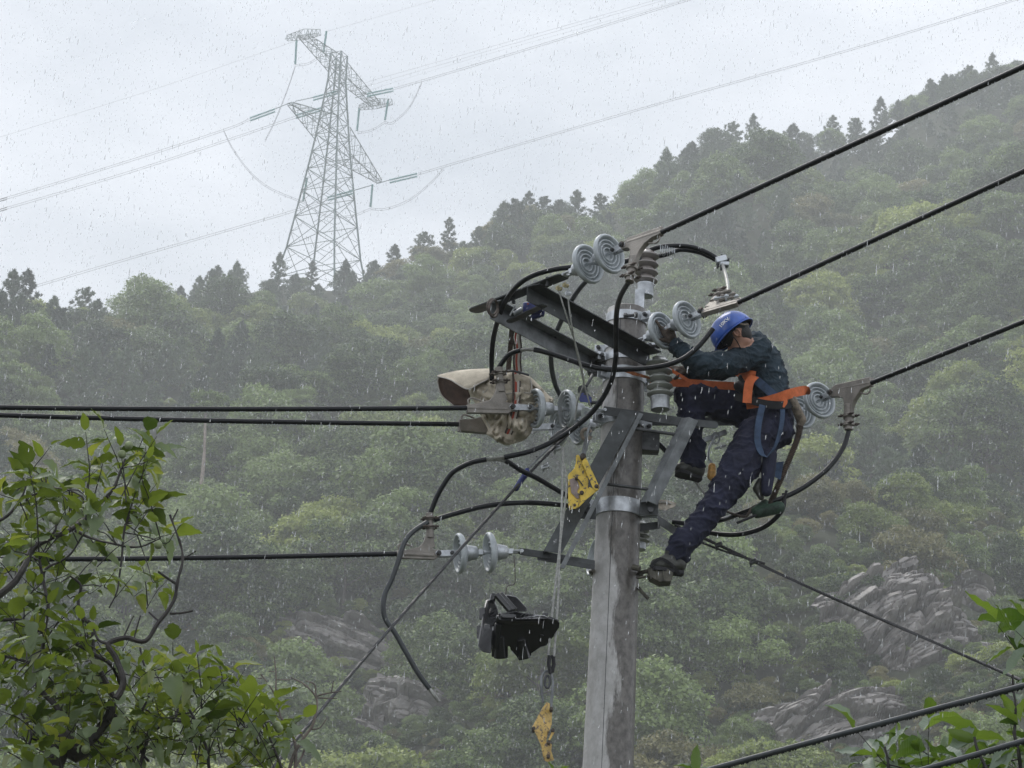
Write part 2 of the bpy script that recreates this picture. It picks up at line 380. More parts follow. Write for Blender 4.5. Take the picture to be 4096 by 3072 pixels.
for i, (px, sc_) in enumerate([(90, .8), (330, .8), (560, .75), (660, .7), (860, .8), (950, .7), (1110, .7), (1490, .85), (1570, .75), (1690, .8), (1790, .7), (2010, .9), (2110, .8), (2400, .8), (2640, .8), (2740, .9), (2830, .85), (2930, .95), (3010, .9), (3170, .95), (3330, .85), (3420, .8), (3520, .9), (3640, .85), (3720, .8), (3880, .9), (3970, .85), (4060, .8)]):
    rp2 = float(np.interp(px, _rx, _ry)); q = AY(px, float(np.interp(px, [a[0] for a in SKY_PX], [a[1] for a in SKY_PX])), rp2 - 3); side_ = 'left of the pylon' if px < 1100 else 'left of the highest clamp' if px < 2650 else 'at upper right'
    place_tree(q.x, q.y, ground_z(q.x, q.y), True, i % 4, sc_ * random.uniform(.9, 1.1), random.random() * 6, ('tall spiky' if sc_ > .88 else 'small spiky' if sc_ < .78 else 'spiky') + ' misty pine on the skyline, ' + side_, 'pines along the ridge')
trees.sort(key=lambda t: -t[0])
nb = npn = 0; rest = []
for t in trees:
    sc_, x, y, z, pine, k, s, rz, px, py, tt = t
    if sc_ > 0 and (npn < 100 if pine else nb < 150):
        if pine: npn += 1
        else: nb += 1
        wx = 'at the far left' if px < 450 else 'above the left cables' if px < 1000 and py < 1700 else 'beside the walnut branches' if px < 1000 else 'under the pylon' if px < 1600 and py < 1500 else 'between walnut and pole' if px < 1900 else 'behind the canvas bag' if px < 2150 and py < 2000 else 'around the black plastic cover' if px < 2300 and py > 2000 else 'behind the upper crossarm' if px < 2700 and py < 1400 else 'behind the pole' if px < 2700 else 'above the lineman' if px < 3250 and py < 1300 else 'behind the lineman' if px < 3250 and py < 2300 else 'below the lineman' if px < 3250 else 'near the right edge' if px > 3850 else 'right of the lineman'
        wy = 'high' if py < 1300 else 'midway' if py < 1900 else 'low' if py < 2500 else 'near the bottom'
        sz_ = 'small' if s < .7 else 'tall' if s > 1.0 and pine else 'broad' if s > .95 else 'mid-sized'
        if tt > .93: lab = 'grey-green pine on the misty ridge line among others like it' if pine else 'rounded broadleaf tree on the misty ridge line'; g = ('pines' if pine else 'broadleaf trees') + ' along the ridge'
        elif pine: lab = 'dark pine among the broadleaf trees on the hillside'; g = 'pines scattered over the hillside'
        else:
            nm = ['mid-green', 'mid-green', 'mid-green', 'yellow-green', 'mid-green', 'brownish-green'][k]
            lab = nm + ' broadleaf tree in the wood covering the slope'; g = nm + ' trees on the slope'
        lab = {'grey-green pine on the misty ridge line among others like it': 'misty grey-green pine on the ridge line', 'rounded broadleaf tree on the misty ridge line': 'rounded broadleaf tree on the ridge line', 'dark pine among the broadleaf trees on the hillside': 'dark pine on the slope'}.get(lab, lab.replace(' in the wood covering the slope', ' on the slope'))
        place_tree(x, y, z, pine, k, s, rz, sz_ + ' ' + lab + ', ' + (wy + ' ' if tt <= .93 else '') + wx, g)
    else: rest.append(t)
# the remaining wood: one object, geometry nodes instancing the same crowns
me = bpy.data.meshes.new('forest'); me.vertices.add(len(rest))
me.vertices.foreach_set('co', np.array([(t[1], t[2], t[3] - .3) for t in rest], np.float32).ravel())
for nme, typ, vals in (('rz', 'FLOAT', [t[7] for t in rest]), ('sc', 'FLOAT', [t[6] * K for t in rest]), ('idx', 'INT', [t[5] + (6 if t[4] else 0) for t in rest])):
    a = me.attributes.new(nme, typ, 'POINT'); a.data.foreach_set('value', vals)
forest = link('forest', me); tag(forest, 'dense mixed wood reading as one mass over the whole hillside', kind='stuff')
ng = bpy.data.node_groups.new('forest', 'GeometryNodeTree'); ng.interface.new_socket('Geometry', in_out='INPUT', socket_type='NodeSocketGeometry'); ng.interface.new_socket('Geometry', in_out='OUTPUT', socket_type='NodeSocketGeometry')
gi = ng.nodes.new('NodeGroupInput'); go = ng.nodes.new('NodeGroupOutput'); iop = ng.nodes.new('GeometryNodeInstanceOnPoints')
jn = ng.nodes.new('GeometryNodeJoinGeometry')
srcs = []
for cm, tm in BROAD + PINES:
    o = next(o for o in COL.objects if o.type == 'MESH' and o.data == cm); srcs.append(o)
for o in reversed(srcs):
    oi = ng.nodes.new('GeometryNodeObjectInfo'); oi.inputs['Object'].default_value = o; oi.inputs['As Instance'].default_value = True; oi.transform_space = 'ORIGINAL'
    ng.links.new(oi.outputs['Geometry'], jn.inputs[0])
def na(nme, t='FLOAT'):
    q = ng.nodes.new('GeometryNodeInputNamedAttribute'); q.data_type = t; q.inputs[0].default_value = nme; return q.outputs[0]
m2p = ng.nodes.new('GeometryNodeMeshToPoints'); ng.links.new(gi.outputs[0], m2p.inputs[0]); ng.links.new(m2p.outputs[0], iop.inputs['Points'])
ng.links.new(jn.outputs[0], iop.inputs['Instance']); iop.inputs['Pick Instance'].default_value = True
ng.links.new(na('idx', 'INT'), iop.inputs['Instance Index'])
cx = ng.nodes.new('ShaderNodeCombineXYZ'); ng.links.new(na('rz'), cx.inputs[2]); ng.links.new(cx.outputs[0], iop.inputs['Rotation'])
cs = ng.nodes.new('ShaderNodeCombineXYZ')
for i in range(3): ng.links.new(na('sc'), cs.inputs[i])
ng.links.new(cs.outputs[0], iop.inputs['Scale']); ng.links.new(iop.outputs[0], go.inputs[0])
md = forest.modifiers.new('forest', 'NODES'); md.node_group = ng
print('TREES', nb, npn, 'rest', len(rest))
# undergrowth: low bushes over the soil, one mass
ub = []
yy = 150.0 * K
while yy < 420 * K:
    xx = -.2 * yy
    while xx < .2 * yy:
        a_, b_ = xx + rs.uniform(-1, 1) * K, yy + rs.uniform(-1, 1) * K; ub.append((a_, b_)); xx += 1.25 * K
    yy += 1.25 * K
ub = np.array(ub); uz = height(ub[:, 0], ub[:, 1]); keep = []
for (a_, b_), z in zip(ub, uz):
    q = proj((a_, b_, z))
    if q[0] < -200 or q[0] > 4300 or q[1] > 3400: continue
    if in_rock(q[0], q[1] - 12, .6) and rs.rand() < .9: continue
    if not in_rock(q[0], q[1], 3.2) and rs.rand() < .72: continue
    keep.append((a_, b_, z))
me = bpy.data.meshes.new('undergrowth'); me.vertices.add(len(keep)); me.vertices.foreach_set('co', np.array(keep, np.float32).ravel())
for nme, typ, vals in (('rz', 'FLOAT', rs.uniform(0, 6, len(keep))), ('sc', 'FLOAT', rs.uniform(.13, .26, len(keep)) * K), ('idx', 'INT', rs.choice([3, 5, 4, 1, 0], len(keep)).astype(np.int32))):
    a = me.attributes.new(nme, typ, 'POINT'); a.data.foreach_set('value', vals)
und = link('undergrowth', me); tag(und, 'low bushes and scrub between the trees and around the rocks', kind='stuff')
und.modifiers.new('undergrowth', 'NODES').node_group = ng
# ------------------------------------------------------------------ rock outcrops in the slope
M_ROCK = mat('wet_rock', (0.185, 0.168, 0.158), 0.5, var=0.45, vscale=0.55, bump=1.0, bscale=2.2, dark=(0.075, 0.065, 0.06), spec=0.4)
def rock(px, py, wx, wy, tilt, seed, label, relief=1.6, nx_=120, ny_=120):
    """a lens of bedded rock lying in the slope; wx, wy its half size in photo pixels"""
    # find where the view ray meets the hill
    ys = np.arange(140 * K, 600 * K, 1.0); pts = [AY(px, py, y) for y in ys]; zz = height([p.x for p in pts], ys)
    k = next((i for i, p in enumerate(pts) if zz[i] > p.z), 60); c = pts[k]; D = (c - CAM).length; s = D / FPX; c = c + Vector((0, -1.6, .9))
    nrm = Vector((.1, -.88, .46)).normalized(); u = (CR * math.cos(R(tilt)) + CU * math.sin(R(tilt))); u = (u - nrm * u.dot(nrm)).normalized(); v = nrm.cross(u).normalized()
    if v.z < 0: v = -v
    Hx, Hy = wx * s, wy * s * 1.25; b = MB(); vs = []
    for j in range(ny_ + 1):
        for i in range(nx_ + 1):
            a, q = i / nx_ * 2 - 1, j / ny_ * 2 - 1
            rr = math.sqrt(a * a + q * q); an = math.atan2(q, a)
            edge = 1 + .22 * noise.noise(Vector((math.cos(an) * 1.5, math.sin(an) * 1.5, seed)))
            x_, y_ = a * Hx * edge, q * Hy * edge
            h = (1 - min(1, rr ** 2.4)) * relief * K * 1.3 - (.9 if rr > .98 else 0) * relief * K
            wx_ = Vector((x_ * .16 / K + .35 * noise.noise(Vector((x_ * .2, y_ * .2, seed))), y_ * .42 / K, seed)); dv, pp = noise.voronoi(wx_); c0_ = pp[0]
            sd_ = noise.cell_vector(c0_ * 3.7) - Vector((.5, .5, .5)); loc_ = wx_ - c0_; crk = max(0, .10 - (dv[1] - dv[0])) * 10
            h += (sd_.x * .7 + loc_.x * sd_.y * 2.2 + loc_.y * (sd_.z * 2.0 - 1.2) - crk * .55) * relief * K
            w2_ = Vector((x_ * .7 / K, y_ * 1.9 / K, seed + 5)); dv2, pp2 = noise.voronoi(w2_); s2_ = noise.cell_vector(pp2[0] * 5.1) - Vector((.5, .5, .5)); l2_ = w2_ - pp2[0]
            h += (s2_.x * .28 + l2_.y * s2_.y * .7 - max(0, .12 - (dv2[1] - dv2[0])) * 2.2) * relief * K * .8
            vs.append(c + u * x_ + v * y_ + nrm * h)
    n1 = nx_ + 1
    b.add(vs, [(j * n1 + i, j * n1 + i + 1, (j + 1) * n1 + i + 1, (j + 1) * n1 + i) for j in range(ny_) for i in range(nx_)])
    o = b.build('rock_outcrop', M_ROCK, smooth=False, fix=False); return tag(o, label, 'rock')
rock(3690, 2600, 255, 320, 42, 1.7, 'largest bare grey cliff face with diagonal cracks, low on the right of the slope', 1.3, 170, 170)
rock(3390, 2975, 320, 190, 30, 4.2, 'pale rock slab at the bottom edge right of the pole, below the thick sagging cable', 1.1, 170, 110)
rock(1350, 2600, 290, 100, -24, 2.9, 'narrow bare rock slab, upper of the two left of the pole', .8, 130, 70)
rock(1690, 2860, 240, 115, -26, 6.1, 'bare layered rock slab under the dangling cut cable end', .9, 130, 80)
rock(3890, 2420, 90, 70, -10, 8.3, 'small brownish rock patch above the largest cliff face', .9, 50, 50)

# bare pale trunk standing in the dark gap on the left
def ray_hill(px, py):
    ys = np.arange(140 * K, 620 * K, 1.0); pts = [AY(px, py, y) for y in ys]; zz = height([p.x for p in pts], ys)
    k = next((i for i, p in enumerate(pts) if zz[i] > p.z), None); return pts[k] if k else pts[-1]
p = ray_hill(785, 2150); q = AY(815, 1850, p.y - 4); q2 = AY(822, 1650, p.y - 4)
t = thing('bare_trunk_tree', (p.x, p.y, p.z), 'tree with a long pale bare trunk in the dark gap above the lower left cable', 'tree')
p0 = Vector((p.x, p.y - 4, p.z - 2))
MB().tube(spline([p0, (p0 * .5 + q * .5), q, q2], 4), [.24 * K] * 5 + [.2 * K] * 4 + [.15 * K] * 4, 8).build('trunk', M_PBARK, t)
c = bpy.data.objects.new('crown', BROAD[4][0]); COL.objects.link(c); c.parent = t; c.matrix_parent_inverse = PINV[t.name]; c.location = q2 + Vector((0, 0, -2.5)); c.scale = (.55 * K, .55 * K, .6 * K)

# ------------------------------------------------------------------ steel pylon on the ridge
M_STEEL = mat('pylon_steel', (0.11, 0.165, 0.165), 0.6, metal=0.3, var=0.15, vscale=.4)
M_GLASS = mat('teal_glass_discs', (0.03, 0.28, 0.27), 0.3, spec=0.6)
M_WIRE = mat('aluminium_wire', (0.22, 0.23, 0.25), 0.5, metal=0.3)
TB = A(1292, 1050, 612 * K - 20); ta = Vector((math.cos(R(63)), math.sin(R(63)), 0)); tb = Vector((ta.y, -ta.x, 0))
def TP(z, a, b): return TB + (Vector((0, 0, z)) + ta * a + tb * b) * K
def hs(z): return float(np.interp(z, [-12, 0, 19, 27, 41, 48], [8.3, 5.8, 3.5, 2.6, 1.35, 1.3]))
pyl = thing('transmission_tower', tuple(TP(-12, 0, 0)), 'tall lattice steel pylon on the misty ridge at upper left', 'pylon')
CRN = ((-1, -1), (1, -1), (1, 1), (-1, 1))
lev = [-12, -5, 2, 9, 15, 20, 24, 28, 31.5, 35, 38, 41, 44, 47]
for ca, cb in CRN:
    MB().tube([TP(z, ca * hs(z), cb * hs(z)) for z in lev], .19 * K, 4).build('leg', M_STEEL, pyl, smooth=False)
lat = MB()
for i in range(len(lev) - 1):
    z0, z1 = lev[i], lev[i + 1]; s0, s1 = hs(z0), hs(z1)
    for k in range(4):
        (a0, b0), (a1, b1) = CRN[k], CRN[(k + 1) % 4]
        P = [TP(z0, a0 * s0, b0 * s0), TP(z0, a1 * s0, b1 * s0), TP(z1, a0 * s1, b0 * s1), TP(z1, a1 * s1, b1 * s1)]
        lat.tube([P[0], P[3]], .08 * K, 4, mi=0); lat.tube([P[1], P[2]], .08 * K, 4); lat.tube([P[2], P[3]], .08 * K, 4)
        mid = (P[0] + P[1] + P[2] + P[3]) / 4
        if i < 6:
            for e0, e1 in ((P[0], P[2]), (P[1], P[3])):
                lat.tube([(e0 + e1) / 2, (mid * .5 + e0 * .5)], .05 * K, 4); lat.tube([(e0 + e1) / 2, (mid * .5 + e1 * .5)], .05 * K, 4)
lat.build('lattice_bracing', M_STEEL, pyl, smooth=False)
def arm(z0, z1, La, sgn, tipz, tipb, n=7):
    """tapering four-chord truss from the body out along +-ta"""
    s = hs((z0 + z1) / 2); b = MB(); fr = []
    for i in range(n + 1):
        t = i / n; a = sgn * (s + (La - s) * t); zb = z0 + (tipz - z0) * t; zt = z1 + (tipz + .5 - z1) * t; w = s + (tipb - s) * t
        fr.append([TP(zb, a, -w), TP(zb, a, w), TP(zt, a, w), TP(zt, a, -w)])
    for i in range(n):
        for k in range(4):
            b.tube([fr[i][k], fr[i + 1][k]], .11 * K, 4)
            b.tube([fr[i][k], fr[i + 1][(k + 1) % 4]] if i % 2 else [fr[i][(k + 1) % 4], fr[i + 1][k]], .05 * K, 4)
            b.tube([fr[i + 1][k], fr[i + 1][(k + 1) % 4]], .06 * K, 4)
    return b
up = arm(42.5, 46, 14.8, -1, 44.2, 1.1, 7)
def cross_frame(b, z, a, hw):
    for s_ in (-1, 1):
        P = [TP(z - .3, a - .9, 0), TP(z - .3, a + .9, 0), TP(z + 1.7, a, 0)]; e = TP(z, a, s_ * hw)
        for i in range(1, 5):
            t = i / 4; t0 = (i - 1) / 4
            F0 = [q + (e - TP(z, a, 0)) * t0 + (e - q - (e - TP(z, a, 0))) * t0 * .45 for q in P]; F1 = [q + (e - TP(z, a, 0)) * t + (e - q - (e - TP(z, a, 0))) * t * .45 for q in P]
            for k in range(3): b.tube([F0[k], F1[k]], .07 * K, 4); b.tube([F0[k], F1[(k + 1) % 3]], .045 * K, 4); b.tube([F1[k], F1[(k + 1) % 3]], .05 * K, 4)
cross_frame(up, 44.3, -14.8, 3.9); up.build('upper_crossarm', M_STEEL, pyl, smooth=False)
up = arm(42.0, 45.6, 16.8, 1, 42.6, 1.1, 7); cross_frame(up, 42.6, 16.8, 3.9); up.build('upper_crossarm', M_STEEL, pyl, smooth=False)
arm(26.5, 31.5, 17.6, -1, 27.6, .6, 6).build('lower_crossarm', M_STEEL, pyl, smooth=False)
arm(25, 31.0, 20.6, 1, 26.4, .6, 6).build('lower_crossarm', M_STEEL, pyl, smooth=False)
YT = 612 * K
def far_ins(a, b, which, y0=YT, y1=YT):
    P, Q = A(a[0], a[1], y0 - 20), A(b[0], b[1], y1 - 20); d = (Q - P); L = d.length; m_ = MB(); n_ = int(L / .35); pr = []
    for i in range(n_):
        z = L * i / n_; pr += [(z, .12 * K), (z + .03, .24 * K), (z + .16, .24 * K), (z + .2, .12 * K)]
    m_.lathe(pr, P, d, 8); tw = Vector((.1, 0, -.62 * K)) if abs(b[0] - a[0]) > 60 else None
    if tw: m_.lathe(pr, P + tw, d, 8)
    o = m_.build('pylon_insulator', M_GLASS, None, ang=30); o.data.update()
    return tag(o, which, 'insulator', 'glass insulator strings on the pylon')
H_ = [((1186,160),(1181,258),'teal insulator hanging from the left tip of the top crossarm'), ((1306,125),(1293,215),'teal insulator hanging at the right corner of the top crossarm\'s left end'),
 ((1437,435),(1428,525),'teal insulator hanging left of the pair under the right end of the top crossarm'), ((1552,402),(1540,482),'teal insulator hanging rightmost under the top crossarm'),
 ((1490,738),(1482,830),'teal insulator hanging from the right tip of the lower crossarm'), ((1228,712),(1212,805),'teal insulator hanging beside the left leg of the pylon'),
 ((1000,472),(1102,435),'slanting teal insulator left of the pylon, on the left conductors'), ((1252,390),(1360,361),'slanting teal insulator crossing the upper body of the pylon'),
 ((1183,462),(1295,428),'slanting teal insulator under the left half of the lower crossarm'), ((1468,375),(1575,353),'slanting teal insulator right of the pylon waist'),
 ((1558,720),(1670,694),'slanting teal insulator right of the lower crossarm tip'), ((1310,790),(1415,762),'slanting teal insulator crossing the pylon legs')]
for a_, b_, lab in H_:
    far_ins(a_, b_, lab)
def far_wire(pts, lab, r=.045, twin=0, grp=None, name='conductor_wire', y=YT, ye=None):
    pts = list(pts)
    if pts[0][0] < 0: a_, b_ = pts[0], pts[1]; pts = [(a_[0] - 2600, a_[1] + 2600 * (b_[1] - a_[1]) / (a_[0] - b_[0]) * 1.0)] + pts
    if pts[-1][1] < 0: a_, b_ = pts[-1], pts[-2]; pts = pts + [(a_[0] + 2600, a_[1] + 2600 * (a_[1] - b_[1]) / (a_[0] - b_[0]))]
    P = [A(q[0], q[1], y - 20 + ((ye - y) * i / (len(pts) - 1) if ye else 0)) for i, q in enumerate(pts)]
    S = spline(P, 6) if len(P) > 2 else P; r *= K; twin *= K; b = MB(); b.tube(S, r, 4)
    if twin:
        b.tube([q + Vector((.05, 0, -twin)) for q in S], r, 4)
        for i in range(2, len(S), 5): b.tube([S[i], S[i] + Vector((.05, 0, -twin))], .05 * K, 4)
    return tag(b.build(name, M_WIRE, None), lab, 'wire', grp)
far_wire([(-200,610),(0,548),(600,362),(1180,165)], 'thin earth wire running from the left edge to the pylon top', .028)
far_wire([(1310,125),(1740,0),(2000,-80)], 'thin earth wire leaving the pylon top to the right', .028)
far_wire([(-200,845),(0,796),(500,645),(900,515),(1000,473)], 'twin conductor from the left edge to the leftmost slanting insulator', .045, .45)
far_wire([(-200,885),(0,836),(500,690),(900,560),(1183,464)], 'lower twin conductor from the left edge to the lower crossarm', .045, .45)
far_wire([(60,1165),(500,1035),(900,920),(1180,838),(1310,792)], 'lowest twin conductor rising from behind the left skyline trees', .045, .45)
far_wire([(1340,373),(1469,328),(1900,205),(2640,-5),(2900,-80)], 'upper of the conductors leaving the pylon to the right', .03, .0)
far_wire([(1400,365),(1487,339),(1900,219),(2660,0),(2900,-70)], 'second of the conductors leaving the pylon to the right', .03, .0)
far_wire([(1440,370),(1498,354),(1900,231),(2500,65),(2900,-50)], 'faint third conductor leaving the pylon to the right', .02, .0)
far_wire([(1575,352),(1900,257),(2740,0),(3000,-80)], 'twin conductor from the slanting insulator to the top edge', .045, .4)
far_wire([(1670,694),(1790,658),(2640,410),(3420,190),(4096,-15),(4300,-80)], 'long twin conductor sloping up to the top right corner', .045, .4)
for i, (pp, lab) in enumerate([([(1181,262),(1150,354),(1100,480),(1060,560)], 'jumper loop left of the pylon top'), ([(1181,258),(1235,250),(1290,216)], 'short jumper between the two left hanging insulators'),
   ([(1428,528),(1485,518),(1540,485)], 'short jumper between the two right hanging insulators'), ([(1540,485),(1572,487),(1640,422),(1688,325)], 'jumper loop rising to the right conductors'),
   ([(893,515),(930,590),(1000,685),(1080,750),(1212,806)], 'long sagging jumper left of the pylon legs'), ([(1482,832),(1545,832),(1640,795),(1720,730),(1775,672)], 'sagging jumper right of the pylon legs'),
   ([(1482,832),(1400,862),(1300,858),(1212,806)], 'slack jumper passing behind the pylon legs')]):
    far_wire(pp, lab, .04, .4, name='jumper_loop')

for a_, b_ in (((1102,435),(1168,408)), ((1295,428),(1345,412)), ((1183,464),(1168,412)), ((1558,720),(1505,735)), ((1415,762),(1490,740)), ((1252,390),(1180,405)), ((1468,375),(1420,392)), ((1186,160),(1190,150)), ((1552,402),(1556,396))):
    b = MB(); b.tube([A(*a_, YT - 20), A(*b_, YT - 20)], .09 * K, 5); b.build('link_rod', M_STEEL, pyl)
# ------------------------------------------------------------------ hardware materials
M_CONC = bpy.data.materials.new('pole_concrete'); M_CONC.use_nodes = True
def _conc():
    n = M_CONC.node_tree; b = n.nodes['Principled BSDF']; L = n.links.new
    t = n.nodes.new('ShaderNodeTexCoord')
    def noise_(scale, det=6, sx=(1, 1, 1)):
        mp = n.nodes.new('ShaderNodeMapping'); mp.inputs['Scale'].default_value = sx; L(t.outputs['Object'], mp.inputs[0])
        z = n.nodes.new('ShaderNodeTexNoise'); z.inputs['Scale'].default_value = scale; z.inputs['Detail'].default_value = det; z.inputs['Roughness'].default_value = .65; L(mp.outputs[0], z.inputs[0]); return z.outputs[0]
    def ramp(src, a, b_, c0, c1):
        r = n.nodes.new('ShaderNodeValToRGB'); e = r.color_ramp.elements; e[0].position = a; e[0].color = (*c0, 1); e[1].position = b_; e[1].color = (*c1, 1); L(src, r.inputs[0]); return r.outputs[0]
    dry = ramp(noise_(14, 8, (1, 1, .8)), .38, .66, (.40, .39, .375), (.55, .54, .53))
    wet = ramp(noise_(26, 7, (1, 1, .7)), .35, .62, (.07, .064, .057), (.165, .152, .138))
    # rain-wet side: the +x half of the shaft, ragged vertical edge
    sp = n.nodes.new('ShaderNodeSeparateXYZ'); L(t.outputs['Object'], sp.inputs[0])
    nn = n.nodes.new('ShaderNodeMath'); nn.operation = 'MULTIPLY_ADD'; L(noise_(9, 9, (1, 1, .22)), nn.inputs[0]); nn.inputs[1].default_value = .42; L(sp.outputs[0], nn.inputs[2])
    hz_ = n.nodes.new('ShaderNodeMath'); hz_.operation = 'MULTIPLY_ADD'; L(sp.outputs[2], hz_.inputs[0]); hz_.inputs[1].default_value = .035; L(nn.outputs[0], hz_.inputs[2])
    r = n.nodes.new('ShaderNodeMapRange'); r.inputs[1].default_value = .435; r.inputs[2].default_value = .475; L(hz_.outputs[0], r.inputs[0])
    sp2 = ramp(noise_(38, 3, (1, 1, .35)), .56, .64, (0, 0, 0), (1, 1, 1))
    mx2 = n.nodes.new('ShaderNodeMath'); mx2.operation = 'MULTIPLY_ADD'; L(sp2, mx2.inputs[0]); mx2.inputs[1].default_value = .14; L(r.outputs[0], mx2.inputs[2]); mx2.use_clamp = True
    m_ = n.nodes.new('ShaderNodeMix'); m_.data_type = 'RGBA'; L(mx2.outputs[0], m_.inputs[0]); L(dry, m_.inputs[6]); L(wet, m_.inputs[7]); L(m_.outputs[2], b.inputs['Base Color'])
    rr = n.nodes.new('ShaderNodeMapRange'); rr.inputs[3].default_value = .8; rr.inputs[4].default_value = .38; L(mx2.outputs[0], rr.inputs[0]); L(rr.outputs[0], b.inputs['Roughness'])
    bp = n.nodes.new('ShaderNodeBump'); bp.inputs['Strength'].default_value = .35; bp.inputs['Distance'].default_value = .004; L(noise_(60, 5), bp.inputs['Height']); L(bp.outputs[0], b.inputs['Normal'])
_conc()
M_GALV = mat('galvanised_steel', (0.46, 0.48, 0.50), 0.42, metal=0.55, var=0.28, vscale=14, bump=.15, bscale=50)
M_DGALV = mat('weathered_galvanised_angle', (0.05, 0.055, 0.056), 0.5, metal=0.2, var=0.45, vscale=7, bump=.12, bscale=40)
M_WGALV = mat('grey_galvanised_angle', (0.17, 0.18, 0.185), 0.5, metal=0.3, var=0.35, vscale=9, bump=.12, bscale=40)
M_DSTEEL = mat('dark_wet_steel', (0.06, 0.062, 0.064), 0.45, metal=0.4, var=0.4, vscale=20)
M_RUST = mat('rusty_bolt', (0.075, 0.06, 0.05), 0.7, metal=0.3, var=0.5, vscale=40)
M_CAST = mat('tan_cast_clamp', (0.235, 0.215, 0.19), 0.5, metal=0.35, var=0.22, vscale=12, bump=.25, bscale=120)
M_PORC = mat('grey_porcelain', (0.40, 0.43, 0.445), 0.3, spec=0.5, var=0.22, vscale=9, coat=.12)
M_PORC2 = mat('olive_grey_porcelain', (0.33, 0.34, 0.31), 0.25, spec=0.6, var=0.12, vscale=6, coat=.3)
M_CAB = mat('black_cable_sheath', (0.008, 0.009, 0.011), 0.34, spec=0.3, bump=.1, bscale=30)
M_CAB2 = mat('weathered_cable_sheath', (0.035, 0.04, 0.043), 0.38, spec=0.45, var=.3, vscale=9)
M_BARE = mat('bare_aluminium_strand', (0.33, 0.33, 0.31), 0.4, metal=.6, var=.2, vscale=30)
M_ROPE = mat('grey_rope', (0.36, 0.36, 0.34), 0.85, var=.25, vscale=60, bump=.5, bscale=200)
M_STRAND = mat('dark_wire_rope', (0.05, 0.05, 0.052), 0.5, metal=.3, var=.3, vscale=50)
M_YEL = mat('chipped_yellow_paint', (0.62, 0.43, 0.045), 0.4, var=.2, vscale=14, spec=.5)
def _chip(m_, dark, sc, lo, hi):
    n = m_.node_tree; b = n.nodes['Principled BSDF']; src = b.inputs['Base Color'].links[0].from_socket
    t = n.nodes.new('ShaderNodeTexCoord'); z = n.nodes.new('ShaderNodeTexNoise'); z.inputs['Scale'].default_value = sc; z.inputs['Detail'].default_value = 8; z.inputs['Roughness'].default_value = .7
    n.links.new(t.outputs['Object'], z.inputs[0]); r = n.nodes.new('ShaderNodeMapRange'); r.inputs[1].default_value = lo; r.inputs[2].default_value = hi; n.links.new(z.outputs[0], r.inputs[0])
    mx = n.nodes.new('ShaderNodeMix'); mx.data_type = 'RGBA'; n.links.new(r.outputs[0], mx.inputs[0]); n.links.new(src, mx.inputs[6]); mx.inputs[7].default_value = (*dark, 1); n.links.new(mx.outputs[2], b.inputs['Base Color'])
_chip(M_YEL, (.10, .075, .05), 42, .56, .60)
M_BLUEG = mat('navy_rubber_grip', (0.02, 0.03, 0.14), 0.4, var=.25, vscale=20)
M_BPLAS = mat('glossy_black_plastic', (0.006, 0.0065, 0.008), 0.14, spec=.6, coat=.3)

def up_z(v): return Vector((0, 0, v))
def bolt(b, p, ax, r=.012, L=.03, head=.6, mi=0):
    ax = Vector(ax).normalized(); b.tube([Vector(p) - ax * L, Vector(p) + ax * L], r * .6, 8, mi=mi)
    for s_ in (-1, 1): b.tube([Vector(p) + ax * s_ * L * .55, Vector(p) + ax * s_ * (L * .55 + r)], r, 6, mi=mi)
def angle(p0, p1, w1, w2, t=.008):
    """L-section: w1 and w2 are the two flange vectors from the corner line p0-p1"""
    p0, p1, w1, w2 = Vector(p0), Vector(p1), Vector(w1), Vector(w2); n1, n2 = w1.normalized() * t, w2.normalized() * t
    sec = [Vector((0, 0, 0)), w1, w1 + n2, n1 + n2, w2 + n1, w2]; b = MB(); V_ = [p0 + q for q in sec] + [p1 + q for q in sec]; n = 6
    b.add(V_, [tuple(range(n))[::-1], tuple(range(n, 2 * n))] + [(i, (i + 1) % n, n + (i + 1) % n, n + i) for i in range(n)]); return b
def flat(p0, p1, wv, t, round_end=True):
    """flat bar with rounded ends; wv full width vector, t thickness"""
    p0, p1, wv = Vector(p0), Vector(p1), Vector(wv); d = p1 - p0; L = d.length; u = d / L; wv = wv - u * wv.dot(u); h = wv.length / 2; v = wv.normalized(); n = u.cross(v)
    P = [(-h * math.cos(a) * .0 - h * math.cos(a), h * math.sin(a)) for a in np.linspace(-math.pi / 2, math.pi / 2, 7)]
    Q = [(L + h * math.cos(a), h * math.sin(a)) for a in np.linspace(math.pi / 2, -math.pi / 2, 7)]
    b = MB(); b.prism(P + Q if round_end else [(0, -h), (0, h), (L, h), (L, -h)], p0, u, v, n * t); return b
def HZ(px, py, z):
    r = FWD * FPX + CR * (px - 2048) - CU * (py - 1536); return CAM + r * ((z - CAM.z) / r.z)

# ------------------------------------------------------------------ the pole
PB = A(2473, 2080, 0); ptop = A(2500, 1243, 0); POX = PB.x
pole = thing('utility_pole', (POX, 20, 0), 'round concrete power pole with wet stains, carrying the lineman', 'power pole')
b = MB(); zt = ptop.z; prof = []
for i in range(41): z = zt * i / 40 - (.4 if i == 0 else 0); prof.append((z, .1285 + (zt - z) * .0105))
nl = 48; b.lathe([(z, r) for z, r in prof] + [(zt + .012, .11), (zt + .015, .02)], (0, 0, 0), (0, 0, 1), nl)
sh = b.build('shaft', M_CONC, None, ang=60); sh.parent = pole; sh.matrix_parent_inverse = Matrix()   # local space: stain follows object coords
seam = MB(); seam.tube([(-.045 - .0105 * 0, -math.sqrt(.129 ** 2 - .045 ** 2) - 0.0005 - (zt - z) * .0105, z) for z in np.linspace(0, zt - .02, 30)], .0022, 4)
s_ = seam.build('mould_seam', M_DSTEEL); s_.parent = pole
PRAD = lambda z: .1285 + (zt - z) * .0105
